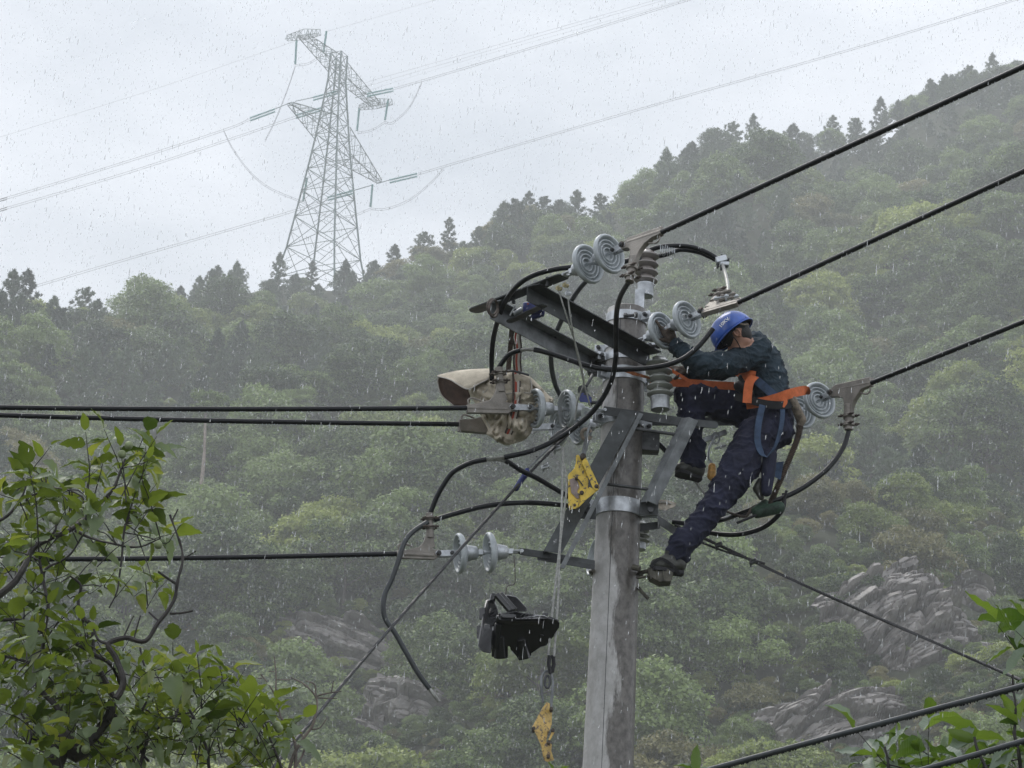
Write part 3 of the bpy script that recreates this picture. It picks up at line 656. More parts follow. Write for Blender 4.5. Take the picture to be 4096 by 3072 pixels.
def collar(py, hgt, name='collar', mt=None, ears=(200, -20), earlen=.07, lip=.006):
    z = A(2490, py, 0).z; r = PRAD(z) + .002; c = Vector((POX, 20, z)); b = MB()
    prof = [(-hgt / 2, r), (-hgt / 2, r + lip), (hgt / 2, r + lip), (hgt / 2, r)]
    b.lathe(prof, c, (0, 0, 1), 40)
    for e_ in ears:
        d = Vector((math.cos(R(e_)), math.sin(R(e_)), 0)); s2 = Vector((-d.y, d.x, 0))
        for k in (-1, 1):
            b.obox(c + d * (r + earlen / 2) + s2 * k * .02, d * earlen / 2, s2 * .004, up_z(hgt / 2 * .9))
    o = b.build(name, mt or M_GALV, pole, bevel=.001, ang=35)
    for e_ in ears:
        d = Vector((math.cos(R(e_)), math.sin(R(e_)), 0)); s2 = Vector((-d.y, d.x, 0)); q = MB(); bolt(q, c + d * (r + earlen * .6), s2, .015, .055); q.build('bolt', M_DSTEEL, pole, ang=30)
    return z
collar(1282, .062, ears=(-38, 142)); collar(1392, .05, ears=(-15, 165)); collar(1512, .085, ears=(215, 35)); collar(1690, .075, ears=(205, 25)); collar(2042, .10, ears=(190, -10), earlen=.11, lip=.008)
collar(1440, .06, ears=(195, 15), earlen=.06)
# upper double crossarm
z1 = A(2575, 1410, -.14).z
c0 = HZ(2575, 1405, z1); c1 = HZ(2108, 1144, z1); bv = (c1 - c0).normalized(); bp_ = Vector((-bv.y, bv.x, 0)); bp_ = bp_ if bp_.x > 0 else -bp_   # towards the line on the right, nearer the camera
print('beam', c0, c1, bp_)
angle(c0 - bv * .06, c1, -up_z(.10), bp_ * .10, .008).build('crossarm', M_DGALV, pole, smooth=False, bevel=.0015)
e0 = HZ(1962, 1207, z1); e1 = e0 - bv * ((c1 - c0).length + .10)
angle(e0, e1, -up_z(.115), bp_ * .08, .008).build('crossarm', M_WGALV, pole, smooth=False, bevel=.0015)
w_end = HZ(1905, 1240, z1 + .012); w_end2 = HZ(2245, 1108, z1 + .012)
flat(w_end, w_end2, bv * .095, .009).build('end_plate', M_DGALV, pole, smooth=False, bevel=.001)
flat(HZ(2040, 1285, z1 - .09), HZ(2175, 1222, z1 - .09), bv * .05, .009).build('tie_bar', M_DGALV, pole, smooth=False, bevel=.001)
for (x, y, zz) in ((2055, 1195, z1 - .0), (2190, 1128, z1)): q = MB(); bolt(q, HZ(x, y, zz), (0, 0, 1), .014, .03); q.build('bolt', M_DSTEEL, pole, ang=30)
for (x, y, d_) in ((2393, 1437, -.05), (2393, 1478, 0), (2523, 1262, -.18), (2385, 1500, -.05), (2382, 1610, -.08), (2612, 1385, -.25)):
    q = MB(); bolt(q, A(x, y, d_), (1, -.35, 0), .02, .045); q.build('bolt', M_DSTEEL, pole, ang=30)
b = MB(); b.bar(A(2350, 1493, 0), A(2530, 1445, -.05), .03, .03); b.build('tie_rod', M_DSTEEL, pole, bevel=.003)
# lower bracket frame on the right, with its two braces
F = dict(smooth=False, bevel=.0015)
angle(A(2415, 1624, -.19), A(2805, 1680, -.19), Vector((0, .055, 0)), -up_z(.06), .007).build('bracket_arm', M_DGALV, pole, **F)
flat(A(2770, 1690, -.2), A(2858, 1700, -.2), up_z(.05), .008).build('bracket_tip', M_DGALV, pole, **F)
angle(A(2757, 1668, -.25), A(2592, 2005, -.25), Vector((-.048, .05, .006)), Vector((.062, .03, -.012)), .007).build('brace', M_WGALV, pole, **F)
wv = (A(2560, 1640, -.2) - A(2480, 1632, -.2))
angle(A(2484, 1640, -.25), A(2098 + 75, 2205, -.38), wv * .9, Vector((0, .075, 0)), .008).build('brace', M_DGALV, pole, **F)
angle(A(2556, 1650, -.25), A(2190 + 48, 2270, -.38), Vector((.030, .02, 0)), Vector((0, .08, .0)), .008).build('brace', M_WGALV, pole, **F)
for a_, b2 in (((2540, 1715), (2724, 1741)), ((2425, 1936), (2597, 1958))):
    MB().tube([A(*a_, -.21), A(*b2, -.2)], .011, 10).build('tie_rod', M_DSTEEL, pole)
b = MB(); b.obox(A(2600, 1770, .02), Vector((.06, 0, 0)), Vector((0, .05, 0)), up_z(.07)); b.build('mounting_block', M_DSTEEL, pole, bevel=.004)
b = MB(); b.obox(A(2350, 2052, -.16), Vector((.055, 0, 0)), Vector((0, .005, 0)), up_z(.04)); b.obox(A(2596, 2032, -.16), Vector((.06, 0, 0)), Vector((0, .005, 0)), up_z(.05)); b.build('collar_plate', M_DGALV, pole, bevel=.002)
for (x, y) in ((2350, 2045), (2602, 2042)): q = MB(); bolt(q, A(x, y, -.17), (0, -1, 0), .02, .02); q.build('bolt', M_DSTEEL, pole, ang=30)
# lower left arm (two angles) and lower right arm
for dz, dd in ((0, 0), (.028, .09)):
    angle(A(2380, 2258 - dz * 600, -.2 + dd), A(2150, 2218 - dz * 600, -.33 + dd), -up_z(.035), Vector((0, .05, 0)), .006).build('lower_crossarm', M_DGALV, pole, **F)
flat(A(2190, 2222, -.32), A(2085, 2206, -.36), up_z(.045), .009).build('arm_tip', M_DGALV, pole, **F)
angle(A(2560, 2095, .05), A(2640, 2085, .10), -up_z(.05), Vector((0, .05, 0)), .007).build('lower_crossarm', M_DGALV, pole, **F)
angle(A(2632, 2060, .05), A(2745, 2135, .35), -up_z(.06), Vector((0, .06, 0)), .007).build('lower_crossarm', M_DGALV, pole, **F)
angle(A(2560, 1668, .25), A(3225, 1668, .60), -up_z(.06), Vector((0, .06, 0)), .007).build('rear_crossarm', M_DGALV, pole, **F)
MB().bar(A(2800, 1768, .25), A(2905, 1728, .25), .03, .03).build('rear_rod', M_GALV, pole)
# square post on the pole top
b = MB(); b.obox((A(2555, 1265, -.02) + A(2560, 1170, -.02)) / 2, Vector((.031, 0, 0)), Vector((0, .02, 0)), (A(2558, 1163, 0) - A(2555, 1275, 0)) / 2); b.build('head_bracket', M_GALV, pole, bevel=.002)

# ------------------------------------------------------------------ insulators
def disc_meshes():
    p = [(-.030, .03), (-.030, .052), (-.026, .075), (-.014, .104), (-.008, .117), (.002, .1262), (.013, .1292), (.023, .1268), (.029, .1195), (.026, .112), (.012, .1055), (-.002, .1015), (.002, .0975), (.013, .0945), (.016, .0905), (.013, .0865), (-.004, .0835), (-.008, .078), (-.004, .0725), (.011, .0695), (.014, .0655), (.011, .0615), (-.006, .0585), (-.010, .053), (-.006, .048), (.007, .0455), (.010, .0415), (.007, .0375), (-.010, .0345), (-.012, .024), (-.012, .012)]
    p = [(q.x, q.y) for q in spline([Vector((a, c, 0)) for a, c in p], 3)]
    sh_ = MB().lathe(p, (0, 0, 0), (0, 0, 1), 96).mesh('shed', [M_PORC])
    bm = bmesh.new(); bm.from_mesh(sh_); bmesh.ops.recalc_face_normals(bm, faces=bm.faces); bm.to_mesh(sh_); bm.free(); sh_.polygons.foreach_set('use_smooth', [True] * len(sh_.polygons))
    p = [(-.031, .012), (-.031, .050), (-.040, .053), (-.055, .049), (-.095, .041), (-.104, .034), (-.108, .02)]
    cp = MB().lathe(p, (0, 0, 0), (0, 0, 1), 24); cp.obox((0, 0, -.118), Vector((.022, 0, 0)), Vector((0, .016, 0)), Vector((0, 0, .018))); cp = cp.mesh('cap', [M_GALV]); smooth_mesh(cp, 40)
    pn = MB().tube([(0, 0, -.02), (0, 0, .045)], .010, 10); pn.tube([(0, 0, .04), (0, 0, .052)], .017, 12); pn = pn.mesh('pin', [M_GALV]); smooth_mesh(pn, 40)
    return sh_, cp, pn
DSH, DCP, DPN = disc_meshes()
def axis_mat(p, ax):
    q = Vector(ax).normalized().to_track_quat('Z', 'Y'); return Matrix.Translation(p) @ q.to_matrix().to_4x4()
def string(P0, P1, discs, label, straight=True, nplates=True):
    """P0 at the crossarm, P1 the clamp pin; discs = fractions along"""
    P0, P1 = Vector(P0), Vector(P1); d = (P1 - P0); L = d.length; u = d / L
    e = thing('insulator_string', tuple(P0), label, 'insulator string')
    inv = PINV[e.name]
    for f in discs:
        Mx = axis_mat(P0 + d * f, u)
        o = bpy.data.objects.new('disc_insulator', DSH); COL.objects.link(o); o.parent = e; o.matrix_parent_inverse = inv; o.matrix_basis = Mx
        for nm, me_ in (('cap', DCP), ('pin', DPN)):
            c = bpy.data.objects.new(nm, me_); COL.objects.link(c); c.parent = o; c.matrix_parent_inverse = Mx.inverted(); c.matrix_basis = Mx
    up_ = Vector((0, 0, 1)); sd = u.cross(up_).normalized()
    # shackle at the arm end, link plates at the line end
    capback = P0 + d * discs[0] - u * .125
    b = MB()
    for k in (-1, 1): b.tube([capback + sd * k * .012, capback * .5 + P0 * .5 + sd * k * .022, P0 + sd * k * .018, ], .008, 8)
    b.tube([P0 - sd * .024, P0 + sd * .024], .011, 8); b.build('shackle', M_GALV, e)
    pe = P0 + d * discs[-1] + u * .05
    b = MB()
    for k in (-1, 1): b.add(*_fl(pe, P1, up_ * .04, .006, sd * k * .016))
    b.build('link_plate', M_GALV, e, smooth=False, bevel=.001)
    b = MB(); bolt(b, pe + u * .015, sd, .013, .035); bolt(b, P1, sd, .015, .045); b.build('bolt', M_DSTEEL, e, ang=30)
    return e
def _fl(p0, p1, wv, t, off):
    f = flat(p0, p1, wv, t); return [Vector(v) + off for v in f.v], f.f
def clamp(E, PIN, TIP, label, flip=1, bend=None):
    """T-shaped bolted strain clamp: E cable mouth, PIN the link end, TIP end of the jumper leg"""
    E, PIN, TIP = Vector(E), Vector(PIN), Vector(TIP); u = (PIN - E); L = u.length; u /= L
    w = TIP - E; w = w - u * w.dot(u); Hh = w.length; v = w / Hh; n = u.cross(v); tx = (TIP - E).dot(u) / L; s = L / .28
    e = thing('strain_clamp', tuple(PIN), label, 'cable clamp')
    b = MB()
    P = [(-.02, -.035), (.25, -.042), (.27, -.030), (.298, -.01), (.30, .012), (.285, .028), (.26, .030), (.235, .036), (tx * .28 + .036, .05), (tx * .28 + .026, .08), (tx * .28 + .024, .12), (tx * .28 + .024, .16), (tx * .28 - .024, .16), (tx * .28 - .032, .12), (tx * .28 - .05, .085), (tx * .28 - .085, .048), (.05, .026), (-.02, .018)]
    hk = Hh / .26
    P = [(a * s, c * (s if c < .1 else hk)) for a, c in P]
    b.prism(P, E, u, v, n * .034 * s, 0)
    b.tube([E - u * .02, E + u * .25 * s - v * .012], [.021, .020], 12)
    lt = E + u * (tx * L); b.tube([lt + v * .10 * hk, lt + v * .19 * hk, lt + v * Hh], [.030 * s, .024 * s, .027 * s], 14)
    b.build('clamp_body', M_CAST, e, bevel=.003, ang=35)
    b = MB()
    hs_ = [E + v * .015, E - u * .005 + v * .05, E + u * .02 + v * .066, E + u * .06 + v * .055, E + u * .085 + v * .045]; b.tube(spline(hs_, 4), .006, 8); b.build('keeper_loop', M_CAST, e)
    for q in (.17, .225):
        c = lt + v * q * hk; b = MB(); b.tube([c - v * .012, c + v * .012], [.036 * s, .036 * s], 14); b.build('saddle_band', M_CAST, e, bevel=.003, ang=35)
        for k in (-1, 1):
            b = MB(); c2 = c - u * flip * .0 + n * k * .03; bolt(b, c2 - u * .0, u, .011, .058 * s); b.build('bolt', M_RUST, e, ang=30)
    b = MB(); bolt(b, PIN, n, .017, .035); b.build('pin_bolt', M_RUST, e, ang=30); return e
# S1 / clamp A : upper string towards top right
a0 = HZ(2262, 1100, z1 + .0); dA = a0.y - 20
pinA = A(2498, 985, dA - .37); string(a0, pinA, (.36, .715), 'upper two-disc insulator string on the tip of the upper left crossarm')
eA = A(2640, 932, dA - .57); clamp(eA, pinA, A(2518, 1128, dA - .50), 'tan strain clamp at top, holding the highest right-hand cable')
# S2 / clamp B : the string the lineman holds
b0 = A(2540, 1372, -.20); pinB = A(2811, 1250, -.62); string(b0, pinB, (.385, .745), 'two-disc insulator string gripped by the gloved hand')
eB = A(2948, 1212, -.80); clamp(eB, pinB, A(2895, 1160, -.50), 'tan strain clamp just above the blue helmet')
# S3 / clamp C
c0_ = A(3180, 1655, .52); pinC = A(3330, 1572, .17); string(c0_, pinC, (.10, .62), 'insulator string behind the lineman\'s hips, one disc clear')
eC = A(3478, 1535, -.05); clamp(eC, pinC, A(3395, 1720, .08), 'tan strain clamp at far right holding the third right-hand cable')
# left strings
d0 = A(2415, 1642, -.18); pinD = A(2046, 1631, -.42); string(d0, pinD, (.385, .72), 'upper front insulator string left of the pole, ending beside the canvas bag')
eD = A(1878, 1632, -.50); clamp(eD, pinD, A(1995, 1470, -.46), 'tan strain clamp in front of the canvas bag, jumper leg pointing up')
f0 = A(2400, 1700, .30); pinE = A(2080, 1712, .10); string(f0, pinE, (.26, .50), 'rear insulator string half hidden under the front one')
eE = A(1850, 1697, -.02); clamp(eE, pinE, A(2010, 1560, .05), 'tan strain clamp mostly hidden behind the canvas bag')
g0 = A(2085, 2206, -.37); pinF = A(1752, 2216, -.48); string(g0, pinF, (.36, .72), 'lowest insulator string hanging level at left, over the black plastic cover')
eF = A(1598, 2215, -.53); clamp(eF, pinF, A(1718, 2052, -.52), 'tan strain clamp on the lowest left cable, leg pointing up')
# post insulators
def post_ins(base, top, n, r, label, mt=M_PORC2, capr=.045, caph=.25, seg=28):
    base, top = Vector(base), Vector(top); ax = top - base; L = ax.length; e = thing('post_insulator', tuple(base), label, 'post insulator')
    h0 = L * caph; pit = (L - h0) / n
    MB().lathe([(0, capr * .95), (0, capr), (h0 * .8, capr), (h0 * .85, capr * 1.04), (h0 * .97, capr * 1.04), (h0, capr * .8)], base, ax, seg).build('metal_base', M_GALV, e, bevel=.001)
    for i in range(n):
        z = h0 + pit * i; MB().lathe([(z - .002, r * .5), (z + pit * .02, r * .72), (z + pit * .18, r * .9), (z + pit * .30, r), (z + pit * .46, r * .985), (z + pit * .60, r * .86), (z + pit * .86, r * .62), (z + pit * 1.02, r * .55)], base, ax, seg).build('shed', mt, e)
    MB().lathe([(L - .002, r * .55), (L + .012, r * .5), (L + .02, r * .3)], base, ax, seg).build('head', mt, e); return e
post_ins(A(2580, 1185, .02), A(2592, 1005, .02), 4, .078, 'brown-grey post insulator on top of the pole, behind the highest clamp', mt=mat('brown_grey_porcelain', (.20, .18, .165), .25, spec=.6, coat=.3, var=.15, vscale=8), capr=.055, caph=.28)
post_ins(A(2641, 1640, -.16), A(2636, 1438, -.16), 5, .0865, 'pale ribbed post insulator on the right bracket, beside the raised knee', capr=.062, caph=.26)
post_ins(A(2556, 2200, .3), A(2556, 2090, .3), 4, .07, 'post insulator peeping out behind the pole below the big collar')
e = thing('disc_insulator', tuple(A(2372, 2230, .2)), 'pale disc insulator edge showing behind the left side of the pole', 'insulator')
for nm, me_ in (('shed', DSH), ('cap', DCP)):
    c = bpy.data.objects.new(nm, me_); COL.objects.link(c); c.parent = e; c.matrix_basis = axis_mat((.02, 0, 0), Vector((-1, -.25, .1)))

# ------------------------------------------------------------------ conductors and jumpers
def strand(b, pts, r, n=6, pitch=.09, k=6, mi=0):
    """twisted strands round a line"""
    pts = [Vector(p) for p in pts]; S = []; acc = 0
    for i in range(len(pts) - 1):
        m_ = max(1, int((pts[i + 1] - pts[i]).length / (pitch / 6)))
        for j in range(m_): S.append(pts[i].lerp(pts[i + 1], j / m_))
    S.append(pts[-1]); t = (S[-1] - S[0]).normalized(); u = t.orthogonal().normalized(); w = t.cross(u)
    for q in range(n):
        V_ = []; acc = 0
        for i, p in enumerate(S):
            if i: acc += (S[i] - S[i - 1]).length
            a = 2 * math.pi * (q / n + acc / pitch); V_.append(p + (u * math.cos(a) + w * math.sin(a)) * r * .6)
        b.tube(V_, r * .45, 4, mi=mi)
    return b
def cable(pts, r, label, m_=M_CAB, name='jumper_cable', k=7, n=10, bare=None, group=None, seg=None):
    """pts: (px, py, dy). bare: (i0, i1) point range stripped to aluminium"""
    P = [A(*p) for p in pts]; S = spline(P, k) if len(P) > 2 else P
    root = None
    if bare is None:
        o = MB().tube(S, r, n).build(name, m_, None, ang=80); return tag(o, label, 'cable', group)
    i0, i1 = bare[0] * k, bare[1] * k; root = thing(name, tuple(S[0]), label, 'cable')
    if i0 > 0: MB().tube(S[:i0 + 1], r, n).build('sheath', m_, root, ang=80)
    strand(MB(), S[max(0, i0 - 1):min(len(S), i1 + 2)], r * .72, 6, .12).build('bare_strand', M_BARE, root)
    if i1 < len(S) - 1: MB().tube(S[i1:], r, n).build('sheath', m_, root, ang=80)
    return root
RC = .0165
def line(p_near, px1, py1, z_extra, r, label, name='overhead_cable', far=1.6, m_=M_CAB, dots=True):
    """main conductor: starts at a clamp, keeps its height, leaves the frame"""
    q = HZ(px1, py1, p_near.z + z_extra); d = q - p_near; end = p_near + d * far; pts = []
    for i in range(41):
        t = i / 40 * far; p = p_near + d * t; pts.append(p)
    e = thing(name, tuple(p_near), label, 'power cable'); MB().tube(pts, r, 12).build('sheath', m_, e, ang=80)
    if dots:
        b = MB(); rr = random.Random(len(label)); n_ = int(d.length / .045)
        for i in range(n_):
            if rr.random() < .55:
                p = p_near + d * ((i + rr.random() * .8) / n_) - up_z(r + .001); sz = .0028 + .002 * rr.random()
                b.lathe([(-sz, .0004), (-sz * .3, sz * .8), (sz * .5, sz), (sz * 1.2, sz * .5)], p, (0, 0, 1), 6)
        b.build('water_beads', M_DROP, e, fix=False)['kind'] = 'stuff'
    return e
M_DROP = mat('water_bead', (.6, .65, .68), .05, spec=.8, coat=.5)
line(eA, 4096, 265, .02, RC, 'highest of the three black cables leaving to the top right')
line(eB, 4096, 684, .02, RC, 'middle of the three black cables leaving to the right, over the helmet')
line(eC, 4096, 1286, .02, RC, 'lowest of the three black cables leaving to the right edge')
print('lineA', HZ(4096, 265, eA.z), HZ(4096, 684, eB.z), HZ(4096, 1286, eC.z))
def lline(E, px, py, dy, label):
    q = A(px, py, dy); d = q - E; e = thing('overhead_cable', tuple(E), label, 'power cable'); pts = [E + d * (i / 30 * 1.7) - up_z(.03 * math.sin(min(1, i / 30) * math.pi)) for i in range(31)] + [E + d * 3.2]
    MB().tube(pts, RC, 12).build('sheath', M_CAB, e, ang=80); b = MB(); rr = random.Random(int(py))
    for i in range(90):
        t = rr.random(); p = E + d * t - up_z(.03 * math.sin(min(1, t / 1.7) * math.pi)) - up_z(RC + .001); sz = .0028 + .002 * rr.random(); b.lathe([(-sz, .0004), (-sz * .3, sz * .8), (sz * .5, sz), (sz * 1.2, sz * .5)], p, (0, 0, 1), 6)
    b.build('water_beads', M_DROP, e, fix=False)['kind'] = 'stuff'
lline(eD, 0, 1612, -1.2, 'upper of the two close black cables running to the left edge')
lline(eE, 0, 1643, -.7, 'lower of the two close black cables running to the left edge')
lline(eF, 0, 2218, -1.2, 'single black cable low on the left running to the left edge')
cable([(2560,1030,-1.5),(2490,1047,-1.4),(2400,1062,-1.35),(2300,1068,-1.35),(2215,1078,-1.35),(2125,1105,-1.3),(2060,1152,-1.2),(2012,1225,-.9),(1978,1330,-.6),(1967,1420,-.45),(1968,1520,-.35)], RC, 'jumper cable looping over the left end of the upper crossarm and down behind the bag')
cable([(2420,1050,-1.2),(2331,1139,-.9),(2283,1207,-.7),(2242,1289,-.5),(2215,1361,-.3),(2204,1438,-.1),(2218,1528,.1),(2250,1600,.2)], RC, 'jumper cable arching down behind the crossarm left of the ropes', m_=M_CAB2)
cable([(2518,1122,dA-.50),(2482,1185,-1.6),(2466,1257,-1.3),(2464,1385,-1.0),(2463,1432,-.95),(2448,1513,-.85),(2410,1594,-.75),(2346,1671,-.65),(2242,1748,-.6),(2129,1802,-.6),(2016,1829,-.6),(1945,1838,-.6),(1881,1852,-.6),(1813,1888,-.58),(1772,1942,-.56),(1745,1992,-.54),(1720,2055,-.52)], RC, 'long jumper from the top clamp sweeping past the pole down to the lowest left clamp', bare=(10, 11))
cable([(1955,1838,-.6),(2020,1843,-.58),(2084,1882,-.5),(2152,1915,-.42),(2260,1978,-.28),(2330,2015,-.15)], RC, 'short cable spliced under the sweeping jumper, slanting down to the pole', bare=(0, 1))
cable([(1995,1470,-.46),(2035,1420,-.5),(2084,1401,-.55),(2138,1399,-.6),(2220,1420,-.65),(2333,1458,-.7),(2423,1477,-.75),(2514,1477,-.78),(2610,1470,-.8),(2689,1453,-.82),(2752,1422,-.82),(2806,1372,-.82),(2852,1315,-.82)], RC, 'jumper sagging in front of the pole, its free end pointing at the helmet', bare=(2, 3))
cable([(1735,2081,-.52),(1807,2058,-.5),(1942,2024,-.45),(2078,2011,-.38),(2168,2013,-.3),(2263,2022,-.2),(2340,2034,-.1)], RC, 'jumper arching from the lowest left clamp to the big collar')
cable([(1712,2088,-.53),(1653,2126,-.55),(1617,2171,-.57),(1590,2253,-.58),(1567,2316,-.58),(1540,2375,-.58),(1533,2433,-.58),(1545,2483,-.57),(1581,2533,-.56),(1628,2616,-.55),(1675,2696,-.54),(1719,2756,-.53),(1757,2808,-.53)], RC, 'cut cable dangling from the lowest left clamp, bare strands at its end', m_=M_CAB2, bare=(11, 12))
cable([(2585,1005,.0),(2639,988,-.02),(2707,983,-.05),(2775,990,-.05),(2833,1013,-.05),(2880,1042,-.05)], RC, 'upper cable of the tied pair arching right from the top post insulator')
cable([(2610,1028,.05),(2660,1020,.03),(2720,1000,.02),(2790,1008,.0),(2840,1028,-.02),(2882,1050,-.03)], RC * .9, 'lower cable of the tied pair arching right from the top post insulator')
cable([(2888,1050,-.06),(2900,1090,-.15),(2910,1135,-.35),(2912,1170,-.5)], .012, 'flat grey lead dropping from the parallel-groove connector to the clamp above the helmet', m_=M_BARE)
cable([(3395,1725,.08),(3373,1790,.05),(3314,1871,0),(3223,1944,-.05),(3146,1985,-.08),(3088,2007,-.1),(2952,2057,-.05),(2889,2079,.1),(2780,2095,.2),(2690,2088,.25)], RC, 'jumper hanging from the far right clamp and swinging back under the lineman')
cable([(3137,1975,-.02),(3132,2030,-.02),(3100,2075,0),(3042,2115,.05),(2952,2138,.1),(2853,2133,.2),(2760,2110,.3)], RC, 'lower loop of cable curving up past the green tool roll')
cable([(2568,1790,.15),(2600,1785,.2),(2620,1758,.2),(2612,1725,.2)], .009, 'small rusty wire loop right of the pole', m_=M_RUST)
cable([(2610,1755,.2),(2650,1790,.22),(2690,1840,.25),(2720,1890,.3)], RC, 'short black cable passing behind the right brace')
# parallel-groove connector and binding wire
e = thing('groove_connector', tuple(A(2888, 1046, -.06)), 'small bolted aluminium connector joining the tied cables to the grey lead', 'connector')
b = MB(); b.obox(A(2884, 1040, -.06), Vector((.035, 0, .012)), Vector((0, .03, 0)), Vector((-.006, 0, .02))); b.obox(A(2898, 1058, -.06), Vector((.03, 0, 0)), Vector((0, .026, 0)), Vector((0, 0, .014))); b.build('body', M_GALV, e, bevel=.005)
for k in range(3): b = MB(); bolt(b, A(2878 + 14 * k, 1046 + 8 * k, -.06), (.3, -.4, 1), .011, .05); b.build('bolt', M_DSTEEL, e, ang=30)
b = MB()
for k in range(9):
    c = A(2640 + k * 7, 997 + (k % 3) * 3, -.02); b.tube([c + Vector((.004, 0.03, .03)), c + Vector((0, -.03, .02)), c + Vector((.004, -.03, -.03)), c + Vector((.006, .03, -.03)), c + Vector((.004, .03, .03))], .002, 4)
tag(b.build('tie_wire', M_GALV, None), 'loose binding wire wound round the tied cable pair by the post insulator', 'wire')
e = thing('wedge_fitting', tuple(A(2895, 1185, -.62)), 'stack of grey bolts on the clamp above the helmet', 'fitting')
for k, (x, y) in enumerate(((2895, 1168), (2885, 1190), (2905, 1195), (2925, 1190), (2912, 1180))):
    b = MB(); bolt(b, A(x, y, -.66), (1, -.1, .25), .015, .05); b.build('bolt', M_GALV if k % 2 else M_CAST, e, ang=30)
# ------------------------------------------------------------------ stays, ropes
def wirerope(pts, r, label, name='guy_wire', m_=M_STRAND, pitch=.12, group=None):
    P = [A(*p) for p in pts]; S = spline(P, 8) if len(P) > 2 else P
    return tag(strand(MB(), S, r, 5, pitch).build(name, m_, None), label, 'wire rope', group)
wirerope([(2395, 1620, .05), (2120, 1890, -.3), (1600, 2470, -1.5), (1075, 3090, -3.2), (1000, 3180, -3.5)], .0105, 'twisted guy wire slanting down left from the pole to the bottom edge')
wirerope([(2700, 2100, .2), (2950, 2215, .1), (3260, 2360, -.2), (4140, 2745, -1.2), (5200, 3205, -3.6)], .0105, 'twisted guy wire slanting down right behind the lineman\'s boot')
wirerope([(2760, 2148, .15), (2870, 2195, .12), (3060, 2255, .05)], .008, 'doubled tail of the right guy wire held by its grips')
for x, y, d_, lab in ((2875, 2180, .1, 'wire grip nearer the boot on the right guy wire'), (3012, 2247, .0, 'wire grip farther from the boot on the right guy wire'), (2228, 1795, -.1, 'shiny wire grip high on the left guy wire'), (2182, 1868, -.2, 'shiny wire grip lower on the left guy wire')):
    e = thing('wire_grip', tuple(A(x, y, d_)), lab, 'clamp'); c = A(x, y, d_); b = MB(); b.obox(c, Vector((.022, 0, .01)), Vector((0, .02, 0)), Vector((-.004, 0, .012))); b.build('saddle', M_GALV if x < 2500 else M_DSTEEL, e, bevel=.004)
    b = MB(); b.tube(spline([c + Vector((-.012, .02, -.03)), c + Vector((-.012, -.025, .0)), c + Vector((.012, -.025, .012)), c + Vector((.012, .02, .035))], 4), .005, 6); b.build('u_bolt', M_GALV if x < 2500 else M_DSTEEL, e)
cable([(2233,1157,-1.35),(2265,1260,-1.3),(2300,1370,-1.1),(2322,1455,-.95),(2335,1530,-.8),(2312,1600,-.7),(2300,1680,-.6)], .0055, 'thin grey rope from the crossarm tip, its left strand', m_=M_ROPE, name='rope', n=6)
cable([(2272,1195,-1.35),(2285,1290,-1.3),(2305,1400,-1.1),(2325,1480,-.95),(2340,1550,-.8),(2362,1625,-.7)], .0055, 'thin grey rope from the crossarm tip, its right strand', m_=M_ROPE, name='rope', n=6)
cable([(2252,1790,-.5),(2250,1900,-.5),(2248,1990,-.5),(2242,2150,-.5),(2226,2300,-.5),(2206,2480,-.5),(2193,2620,-.5)], .0085, 'left of the two hanging lines carrying the lower yellow grip', m_=M_ROPE, name='rope', n=6)
cable([(2256,1855,-.5),(2266,1942,-.5),(2258,2033,-.5),(2240,2180,-.5),(2232,2400,-.5),(2216,2625,-.5)], .0085, 'right of the two hanging lines carrying the lower yellow grip', m_=M_ROPE, name='rope', n=6)
cable([(2056,2226,-.4),(2060,2290,-.4),(2058,2335,-.4),(2030,2345,-.42),(2022,2378,-.45)], .0028, 'thin bent wire holding the black plastic cover', m_=M_RUST, name='hanger_wire', n=5)
# service cables crossing the lower right corner, nearer the camera
for (P_, r, lab) in (([(2700,3115,-8.6),(2870,3070,-8.6),(3480,2905,-8.7),(4096,2742,-8.8),(4500,2630,-8.9),(6500,2080,-9.3)], .0108, 'thick wet cable crossing the lower right corner, beads under it'), ([(3500,3130,-9.2),(3720,3070,-9.2),(4096,2962,-9.2),(4500,2840,-9.2),(6500,2230,-9.3)], .0098, 'wet cable cutting the bottom right corner across the leaves')):
    Q = spline([A(*p) for p in P_], 8); e = thing('service_cable', tuple(Q[0]), lab, 'cable'); MB().tube(Q, r, 10).build('sheath', M_CAB2, e, ang=80); b = MB(); rr = random.Random(4)
    for i in range(len(Q) - 1):
        for j in range(9):
            p = Q[i].lerp(Q[i + 1], rr.random()) - up_z(r + .001); sz = .002 + .0016 * rr.random(); b.lathe([(-sz * 1.4, .0004), (-sz * .3, sz * .8), (sz * .5, sz), (sz * 1.2, sz * .5)], p, (0, 0, 1), 6)
    b.build('water_beads', M_CAB, e, fix=False)['kind'] = 'stuff'
